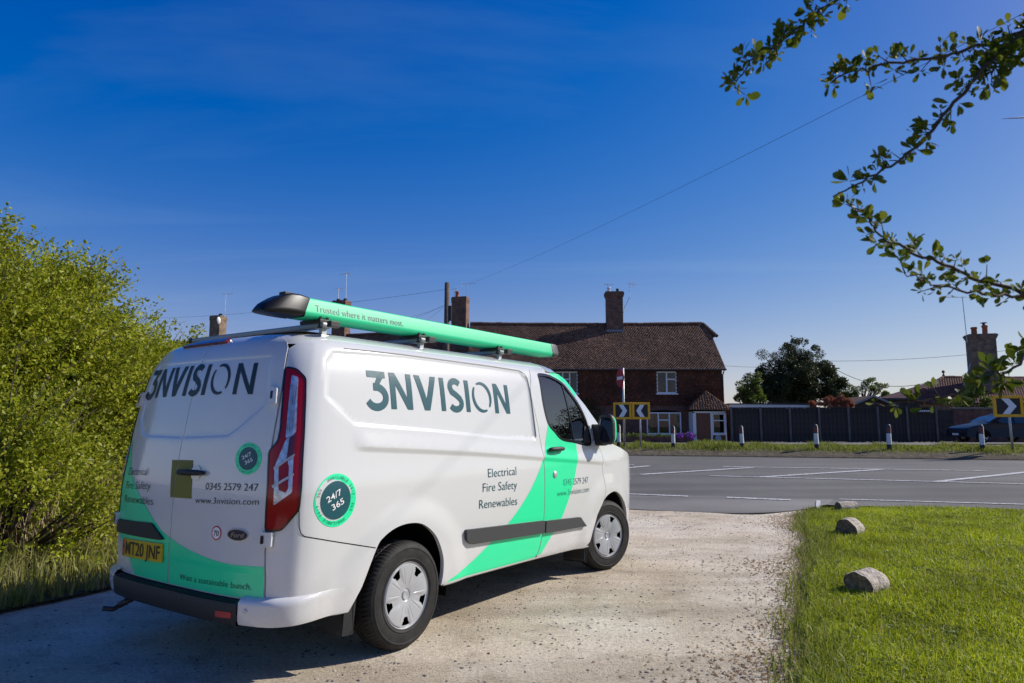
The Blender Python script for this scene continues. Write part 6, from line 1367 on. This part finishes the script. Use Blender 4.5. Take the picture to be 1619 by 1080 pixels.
# ------------------------------------------------------------------ parked car
YC = 37.; cfx = at(1531, 690, YC).x; carz = .47
car = empty('parked_car', (cfx + 4.5, YC + .95, carz), math.pi); tag(car, 'dark navy hatchback parked by the garden wall on the far right', 'car')
side_p = [(4.48,.32),(4.5,.62),(4.42,.80),(4.2,.90),(3.7,.99),(3.25,1.06),(2.6,1.42),(2.1,1.60),(1.4,1.64),(.7,1.58),(.25,1.30),(.08,1.0),(.02,.6),(.06,.32)]
m = MB(); rows = []
for y, k, dz in ((-.88,.0,-.03),(-.90,.0,0),(-.86,.02,.005),(-.70,.05,.02),(-.35,.07,.035),(0,.075,.04),(.35,.07,.035),(.70,.05,.02),(.86,.02,.005),(.90,0,0),(.88,0,-.03)):
    row = []
    for x, z in side_p:
        tum = 0 if z < 1.0 else (z-1.0)*.35; yy = math.copysign(max(0, abs(y) - tum*(abs(y)/.9)), y); xx = x + (k*(1 if x > 2 else -1) if z < 1.1 else 0); row.append(Vector((xx, yy, z + (dz if z > .9 else 0))))
    rows.append(row)
m.grid(rows); n_ = len(side_p); m.f.append(tuple(range(n_))); m.m.append(0); m.f.append(tuple((len(rows)-1)*n_ + i for i in range(n_-1, -1, -1))); m.m.append(0); autosmooth(m.build('body', MAT['car_navy'], car), 38)
tumy = lambda z: .905 - max(0, z-1.0)*.35
for sg in (1, -1):
    for lp in ([(3.05,1.08),(2.55,1.36),(2.15,1.50),(1.95,1.53),(1.95,1.06)], [(1.88,1.06),(1.88,1.535),(1.3,1.54),(.75,1.48),(.45,1.26),(.5,1.08)]):
        m = MB(); m.add([Vector((x, sg*(tumy(z)+.006), z)) for x, z in lp], [tuple(range(len(lp)))]); m.build('side_window', MAT['car_glass'], car)
    m = MB(); m.add([Vector(p) for p in ((4.46,sg*.50,.66),(4.40,sg*.86,.70),(4.22,sg*.905,.84),(4.36,sg*.60,.80))], [(0,1,2,3)]); m.v = [(x+.02, y*1.012, z) for x, y, z in m.v]; m.build('headlight', MAT['clear_lens'], car)
    m = MB(); m.bbox(2.72, 2.9, sg*.98-.07, sg*.98+.07, 1.08, 1.22, .03); m.build('mirror', MAT['car_navy'], car)
    for x in (3.62, .82):
        w = empty('wheel', (x, sg*.80, .34), 0, car); k = MB(); k.lathe([(.2,.10),(.32,.105),(.34,.07),(.34,-.07),(.32,-.1),(.2,-.1)], 28, lambda a, b, c2: Vector((a, c2*sg, b))); k.build('tyre', MAT['rubber'], w, True); k = MB()
        for i in range(5):
            a = 2*math.pi*i/5; Mx = Matrix.Rotation(a, 4, 'Y'); k.bbox(.03, .21, .085 if sg > 0 else -.10, .10 if sg > 0 else -.085, -.022, .022, .006, Mx)
        k.lathe([(.19,.09),(.215,.105),(.22,.08)], 28, lambda a, b, c2: Vector((a, c2*sg, b))); k.build('rim', MAT['alu'], w)
        k = MB(); k.add([Vector((x + .40*math.cos(a), sg*.907, .34 + .40*math.sin(a))) for a in np.linspace(0, math.pi, 18)], [tuple(range(18))]); k.build('wheel_arch', MAT['void'], car)
m = MB(); m.grid([[Vector((x+.02, y, z+.045)) for y in (-yy, -yy/2, 0, yy/2, yy)] for x, z, yy in ((3.18,1.10,.80),(2.9,1.255,.76),(2.62,1.405,.70))]); m.build('windscreen', MAT['car_glass'], car)
m = MB(); m.bbox(4.56, 4.58, -.26, .26, .42, .53, .004); m.build('number_plate', MAT['white_paint'], car); m = MB(); m.bbox(4.52, 4.57, -.5, .5, .56, .68, .01); m.build('grille', MAT['black_plastic'], car)

# ------------------------------------------------------------------ trees and shrubs beyond the fence
def limbs(base, blobs, r, parent, mt, n=None):
    m = MB(); b = Vector(base); cz = sum(q[2] for q in blobs)/len(blobs); mid = Vector((b.x, b.y, b.z + (cz-b.z)*.55)); m.tube([b, b.lerp(mid, .5) + Vector((.04,.02,0)), mid], [r*1.3, r, r*.75], 8)
    for q in blobs[:n]:
        e = Vector(q[:3]); k = mid.lerp(e, .5) + Vector((random.uniform(-.2,.2), random.uniform(-.2,.2), .1))*(e-mid).length*.3; m.tube([mid, k, e], [r*.6, r*.35, r*.1], 5)
    return m.build('trunk', mt, parent, True)
def tree(name, px, Y, outline, n, leaf, ratio, mt, label, cat, seed, br=(.5,.9), group=None, per=None):
    """outline: list of (px, py) blob centres with radius in metres"""
    g = random.Random(seed); b = at(px, 690, Y); t = empty(name, (b.x, Y, GZ)); blobs = []
    for qx, qy, r, k in outline:
        c = at(qx, qy, Y)
        for _ in range(k): cl = lambda v: max(-1.1, min(1.1, v)); blobs.append((c.x - b.x + cl(g.gauss(0, .55))*r, cl(g.gauss(0, .6))*r, c.z - GZ + cl(g.gauss(0, .5))*r, r*g.uniform(*br)*.62))
    C, d = blob_leaves(blobs, n, leaf, seed, shell=.35); obj('crown', leaf_mesh('crown', C, d, leaf, ratio, seed), mt, t); limbs((0,0,0), blobs, .16 if cat == 'tree' else .05, t, MAT['bark'], 24); tag(t, label, cat, group); return t
tree('evergreen_tree', 1252, 53, [(1256,558,.8,14),(1236,572,1.0,16),(1278,572,1.0,16),(1252,592,1.4,26),(1210,594,1.0,14),(1296,594,1.1,18),(1190,615,.8,10),(1222,622,1.3,18),(1266,620,1.4,22),(1308,620,1.0,14),(1320,600,.5,5),(1256,536,.22,4),(1266,540,.25,4),(1243,546,.3,4),(1276,541,.22,3),(1288,548,.3,4),(1203,592,.4,3)], 64000, .16, .5, MAT['leaf_holly'], 'large dark evergreen tree behind the boarded fence', 'tree', 21)
tree('young_tree', 1182, 50, [(1180,615,.5,7),(1195,602,.45,5),(1172,630,.6,7),(1192,632,.6,7),(1165,605,.2,2),(1200,620,.5,5)], 5200, .16, .5, MAT['leaf_spring'], 'light green young tree left of the dark evergreen', 'tree', 22)
tree('young_tree', 1365, 62, [(1350,618,.6,6),(1368,610,.5,6),(1385,612,.55,6),(1400,620,.5,5),(1380,603,.3,3),(1340,624,.6,6),(1408,626,.4,3)], 3800, .17, .45, MAT['leaf_spring'], 'thin pale leafed tree right of the far telegraph pole', 'tree', 23)
tree('red_shrub', 1300, 44.5, [(1302,638,.30,8),(1320,632,.34,9),(1335,637,.30,7),(1285,640,.2,5),(1345,640,.22,4)], 5500, .12, .55, MAT['leaf_red'], 'coppery red shrub showing over the fence below the evergreen', 'shrub', 24)
tree('ivy_shrub', 1535, 45, [(1515,635,.5,5),(1535,632,.5,6),(1555,634,.45,5),(1545,618,.45,4),(1540,605,.3,3)], 4200, .13, .5, MAT['leaf_spring'], 'green climber growing against the bungalow roof edge', 'shrub', 25)
t_ = empty('roadside_tree', (28.5, 21.5, GZ)); bl = [(random.gauss(0, 1.3), random.gauss(0, 1.3), 3.6 + random.gauss(0, 1.1), random.uniform(.6, 1.1)) for _ in range(40)]
C, d = blob_leaves(bl, 9000, .16, 41); obj('crown', leaf_mesh('crown', C, d, .16, .5, 41), MAT['leaf_holly'], t_); limbs((0, 0, 0), bl, .16, t_, MAT['bark'], 20); tag(t_, 'roadside tree to the right of the view, mirrored in the van window', 'tree')
# ------------------------------------------------------------------ hedge on the left
def shrub(name, loc, rx, ry, h, nshoot, per, leaf, mt, label, seed, lean=(.35, -.1)):
    g = np.random.default_rng(seed); t = empty(name, loc); C = []; Dd = []; m = MB()
    ncl = max(20, nshoot//14); CL = [(g.random()*2*np.pi, g.random()**.75, .62 + .38*math.sqrt(g.random())) for _ in range(ncl)]
    for i in range(nshoot):
        c0 = CL[g.integers(ncl)] if g.random() < .8 else (g.random()*2*np.pi, g.random(), g.random()); th = c0[0] + g.normal()*.13; cz = min(1, max(0, c0[1] + g.normal()*.055)); sh = math.sqrt(max(.02, 1-(2*max(cz, .35)-.72)**2*.75)) if cz > .35 else .93
        rr = (c0[2] + g.normal()*.05)*sh; p = np.array([rx*rr*math.cos(th), ry*rr*math.sin(th), h*.06 + h*.84*cz*(1-.13*rr)])
        out = np.array([math.cos(th), math.sin(th), 0]); d = out*.55 + np.array([lean[0]*cz, lean[1]*cz, .35 + .5*cz]) + g.normal(size=3)*.35; d /= np.linalg.norm(d); L = (.28 + .42*g.random())*(1 + .5*cz)
        tt = np.sort(g.random(per)); side = g.normal(size=(per, 3)); pos = p + np.outer(tt*L, d) + side*(.055*(1.1-tt))[:, None] + np.outer(-.06*tt**2, np.array([0, 0, 1.])); C.append(pos); Dd.append(d*.6 + side*.9)
        if i % 7 == 0: m.tube([p*.35*np.array([1,1,.6]), p, p + d*L], [.018,.010,.003], 4)
    C = np.concatenate(C); Dd = np.concatenate(Dd); obj('foliage', leaf_mesh('foliage', C, Dd, leaf, .55, seed), mt, t)
    for k in range(7): a = k*.9; m.tube([(.25*math.cos(a), .25*math.sin(a), 0), (rx*.35*math.cos(a), ry*.35*math.sin(a), h*.4), (rx*.6*math.cos(a), ry*.6*math.sin(a), h*.75)], [.05,.035,.012], 6)
    m.build('stems', MAT['bark'], t, True); tag(t, label, 'shrub', 'hawthorn hedge along the drive'); return t
shrub('hedge_shrub', (-6.9, 8.0, .04), 1.75, 1.7, 3.8, 2900, 40, .052, MAT['leaf_hedge'], 'tallest hawthorn shrub of the left hedge, at the picture edge', 31)
shrub('hedge_shrub', (-6.2, 9.1, .04), 1.45, 1.6, 3.5, 2500, 40, .052, MAT['leaf_hedge'], 'middle hawthorn shrub of the left hedge, with arching top shoots', 32, (.5, -.1))
shrub('hedge_shrub', (-5.75, 11.0, .04), 1.3, 1.5, 2.6, 1800, 40, .055, MAT['leaf_hedge'], 'hawthorn shrub of the left hedge nearest the back of the van', 33, (.45, 0))
shrub('hedge_shrub', (-5.2, 6.9, .04), 1.2, .8, 1.35, 800, 36, .045, MAT['leaf_hedge'], 'low bramble clump at the foot of the left hedge', 34)

# ------------------------------------------------------------------ overhanging tree at the upper right
nt = empty('overhanging_tree', (3.4, 1.5, 0)); tag(nt, 'hawthorn tree whose leafy twigs hang into the upper right of the picture', 'tree')
O = Vector((3.4, 1.5, 0)); m = MB(); m.tube([(0,0,0),(.03,.02,.8),(-.02,0,1.7),(.02,.03,2.6),(.0,.0,3.6)], [.14,.12,.10,.07,.03], 10); m.build('trunk', MAT['bark'], nt, True)
def leaf_shape():
    out = []
    for k in range(3):
        L, W = 1, .42 + .08*k; c = MB(); prof = [(0,.02),(.18,.10),(.4,.34),(.65,.5),(.85,.42),(1,.04)]
        V = []; Fq = []
        for i, (u, w) in enumerate(prof):
            bend = -.18*u*u*(k*.6); V += [(u*L, -w*W, .10*w + bend), (u*L, 0, bend), (u*L, w*W, .10*w + bend)]
        for i in range(len(prof)-1):
            for j in range(2): a = i*3+j; Fq.append((a, a+1, a+4, a+3))
        me = bpy.data.meshes.new('leaf'); me.from_pydata(V, [], Fq); me.update(); me.materials.append(MAT['leaf_near2'] if 'leaf_near2' in MAT else MAT['leaf_near']); me.polygons.foreach_set('use_smooth', [True]*len(me.polygons)); out.append(me)
    return out
def obj_rand_leaf_mat():
    m, nt_, b, N, L = node_mat('leaf_near_each'); oi = N.new('ShaderNodeObjectInfo'); r = N.new('ShaderNodeValToRGB'); L.new(oi.outputs['Random'], r.inputs[0]); e = r.color_ramp.elements; e.new(.5)
    for i, (p, c) in enumerate(((0,(.060,.090,.010)),(.6,(.11,.14,.014)),(1,(.19,.20,.02)))): e[i].position = p; e[i].color = (*c, 1)
    L.new(r.outputs[0], b.inputs['Base Color']); b.inputs['Roughness'].default_value = .6; b.inputs['Specular IOR Level'].default_value = .15; t = N.new('ShaderNodeBsdfTranslucent'); L.new(r.outputs[0], t.inputs[0]); mx = N.new('ShaderNodeMixShader'); mx.inputs[0].default_value = .4; L.new(b.outputs[0], mx.inputs[1]); L.new(t.outputs[0], mx.inputs[2]); L.new(mx.outputs[0], N['Material Output'].inputs[0]); return m
MAT['leaf_near2'] = obj_rand_leaf_mat(); LM = leaf_shape(); LEAVES = []
def twig(path, dens, r0, size, seed, spread=1., root=None, bare=0.):
    """path: (px, py, depth) points from tip to root"""
    g = random.Random(seed); pts = [at(*p) - O for p in path]; sp = []
    for i in range(len(pts)-1):
        a, b = pts[i], pts[i+1]; p0 = pts[max(0, i-1)]; p3 = pts[min(len(pts)-1, i+2)]
        for k in range(5):
            t = k/5; sp.append(.5*((2*a) + (b-p0)*t + (2*p0-5*a+4*b-p3)*t*t + (3*a-p0-3*b+p3)*t**3) + Vector((g.gauss(0,.003), g.gauss(0,.003), g.gauss(0,.003))))
    sp.append(pts[-1]); full = sp + ([Vector(root)] if root else []); n = len(sp); m = MB(); m.tube(full, [r0*(.28 + .72*min(1, i/n)) for i in range(len(full))], 7); br = m.build('branch', MAT['twig'], nt, True)
    Ltot = sum((sp[i+1]-sp[i]).length for i in range(n-1)); step = Ltot/(n-1)
    nc = int(dens*Ltot/3.0); sb = MB()
    for c in range(nc):
        u = (bare + (1-bare)*(c + g.uniform(.1, .9))/nc)*(n-1.001); i = int(u); p0 = sp[i].lerp(sp[i+1], u - i); ax = (sp[i] - sp[i+1]).normalized(); rd = Vector((g.gauss(0,1), g.gauss(0,1), g.gauss(0,1))); rd = (rd - ax*rd.dot(ax)).normalized(); L0 = g.choice((.004,.008,.012,.02,.034)); tip = p0 + (rd + ax*.6).normalized()*L0
        if L0 > .01: sb.tube([p0, tip], [.0016, .0009], 4)
        big = g.uniform(.7, 1.15)
        for _ in range(g.choice((3,4,5,6,7,8,10))):
            r2 = Vector((g.gauss(0,1), g.gauss(0,1), g.gauss(0,1))).normalized(); d = ((tip-p0).normalized()*.8 + r2*.9*spread + Vector((0,0,.2))).normalized()
            LEAVES.append((br, tip + d*.004, d, size*big*g.choice((.35,.55,.75,.9,1.0,1.15)), g.random()*6.28, g.randrange(3)))
    if sb.v: tag(sb.build('spurs', MAT['twig'], br, True), kind='stuff')
    return br
RT = (0, 0, 2.3)
twig([(1160,140,1.5),(1185,100,1.52),(1220,78,1.54),(1255,48,1.56),(1290,22,1.58),(1335,-8,1.6),(1420,-70,1.62)], 260, .005, .029, 1, root=(-.3, .05, 3.0))
twig([(1316,124,1.45),(1340,116,1.46),(1372,106,1.47),(1420,96,1.48),(1480,92,1.5),(1540,74,1.52),(1590,58,1.54),(1650,30,1.56)], 240, .005, .027, 2, root=(-.25, .05, 2.75))
twig([(1318,308,1.4),(1365,285,1.41),(1420,253,1.42),(1468,215,1.44),(1502,172,1.46),(1545,122,1.48),(1585,82,1.52),(1660,40,1.58)], 190, .006, .028, 3, bare=.13, root=(-.25, .05, 2.7))
twig([(1560,120,1.5),(1580,95,1.5),(1610,62,1.52),(1650,20,1.55)], 420, .006, .031, 4, 1.2, root=(-.25, .05, 2.75))
twig([(1358,328,1.45),(1376,345,1.45),(1388,372,1.46),(1420,388,1.47),(1470,412,1.48),(1520,432,1.5),(1570,448,1.52),(1640,470,1.55)], 230, .005, .026, 5, root=(-.3, .05, 1.75))
twig([(1428,430,1.42),(1460,444,1.43),(1500,456,1.45),(1550,464,1.47),(1600,470,1.5),(1660,478,1.53)], 210, .004, .026, 6, root=(-.3, .05, 1.72))
twig([(1398,642,2.0),(1440,634,1.98),(1475,632,1.95),(1510,622,1.92),(1540,612,1.9),(1562,598,1.88),(1590,570,1.85),(1640,535,1.8)], 130, .0045, .034, 7, root=(-.5, .1, 1.55))
twig([(1545,600,1.7),(1565,588,1.7),(1590,592,1.7),(1620,560,1.72),(1660,520,1.75)], 170, .0045, .038, 8, root=(-.4, .1, 1.6))
random.Random(5).shuffle(LEAVES)
def place_leaf(o_or_none, br, p, d, s, roll, k):
    q = d.to_track_quat('X', 'Z'); return Matrix.LocRotScale(p, q @ Matrix.Rotation(roll, 3, 'X').to_quaternion(), Vector((s, s, s)))
cnt = {}
rest = {}
for L_ in LEAVES:
    br = L_[0]; cnt[br.name] = cnt.get(br.name, 0) + 1
    if cnt[br.name] <= 300 and sum(min(300, v) for v in cnt.values()) <= 1400:
        o = bpy.data.objects.new('leaf', LM[L_[5]]); COL.objects.link(o); o.parent = br; o.matrix_local = place_leaf(None, *L_)
    else: rest.setdefault(br, []).append(L_)
for br, ls in rest.items():
    m = MB()
    for L_ in ls:
        Mx = place_leaf(None, *L_); me = LM[L_[5]]; m.add([Mx @ v.co for v in me.vertices], [tuple(p.vertices) for p in me.polygons])
    o = m.build('leaves', MAT['leaf_near'], br, True, fix=False); tag(o, kind='stuff')
print('leaves', len(LEAVES))
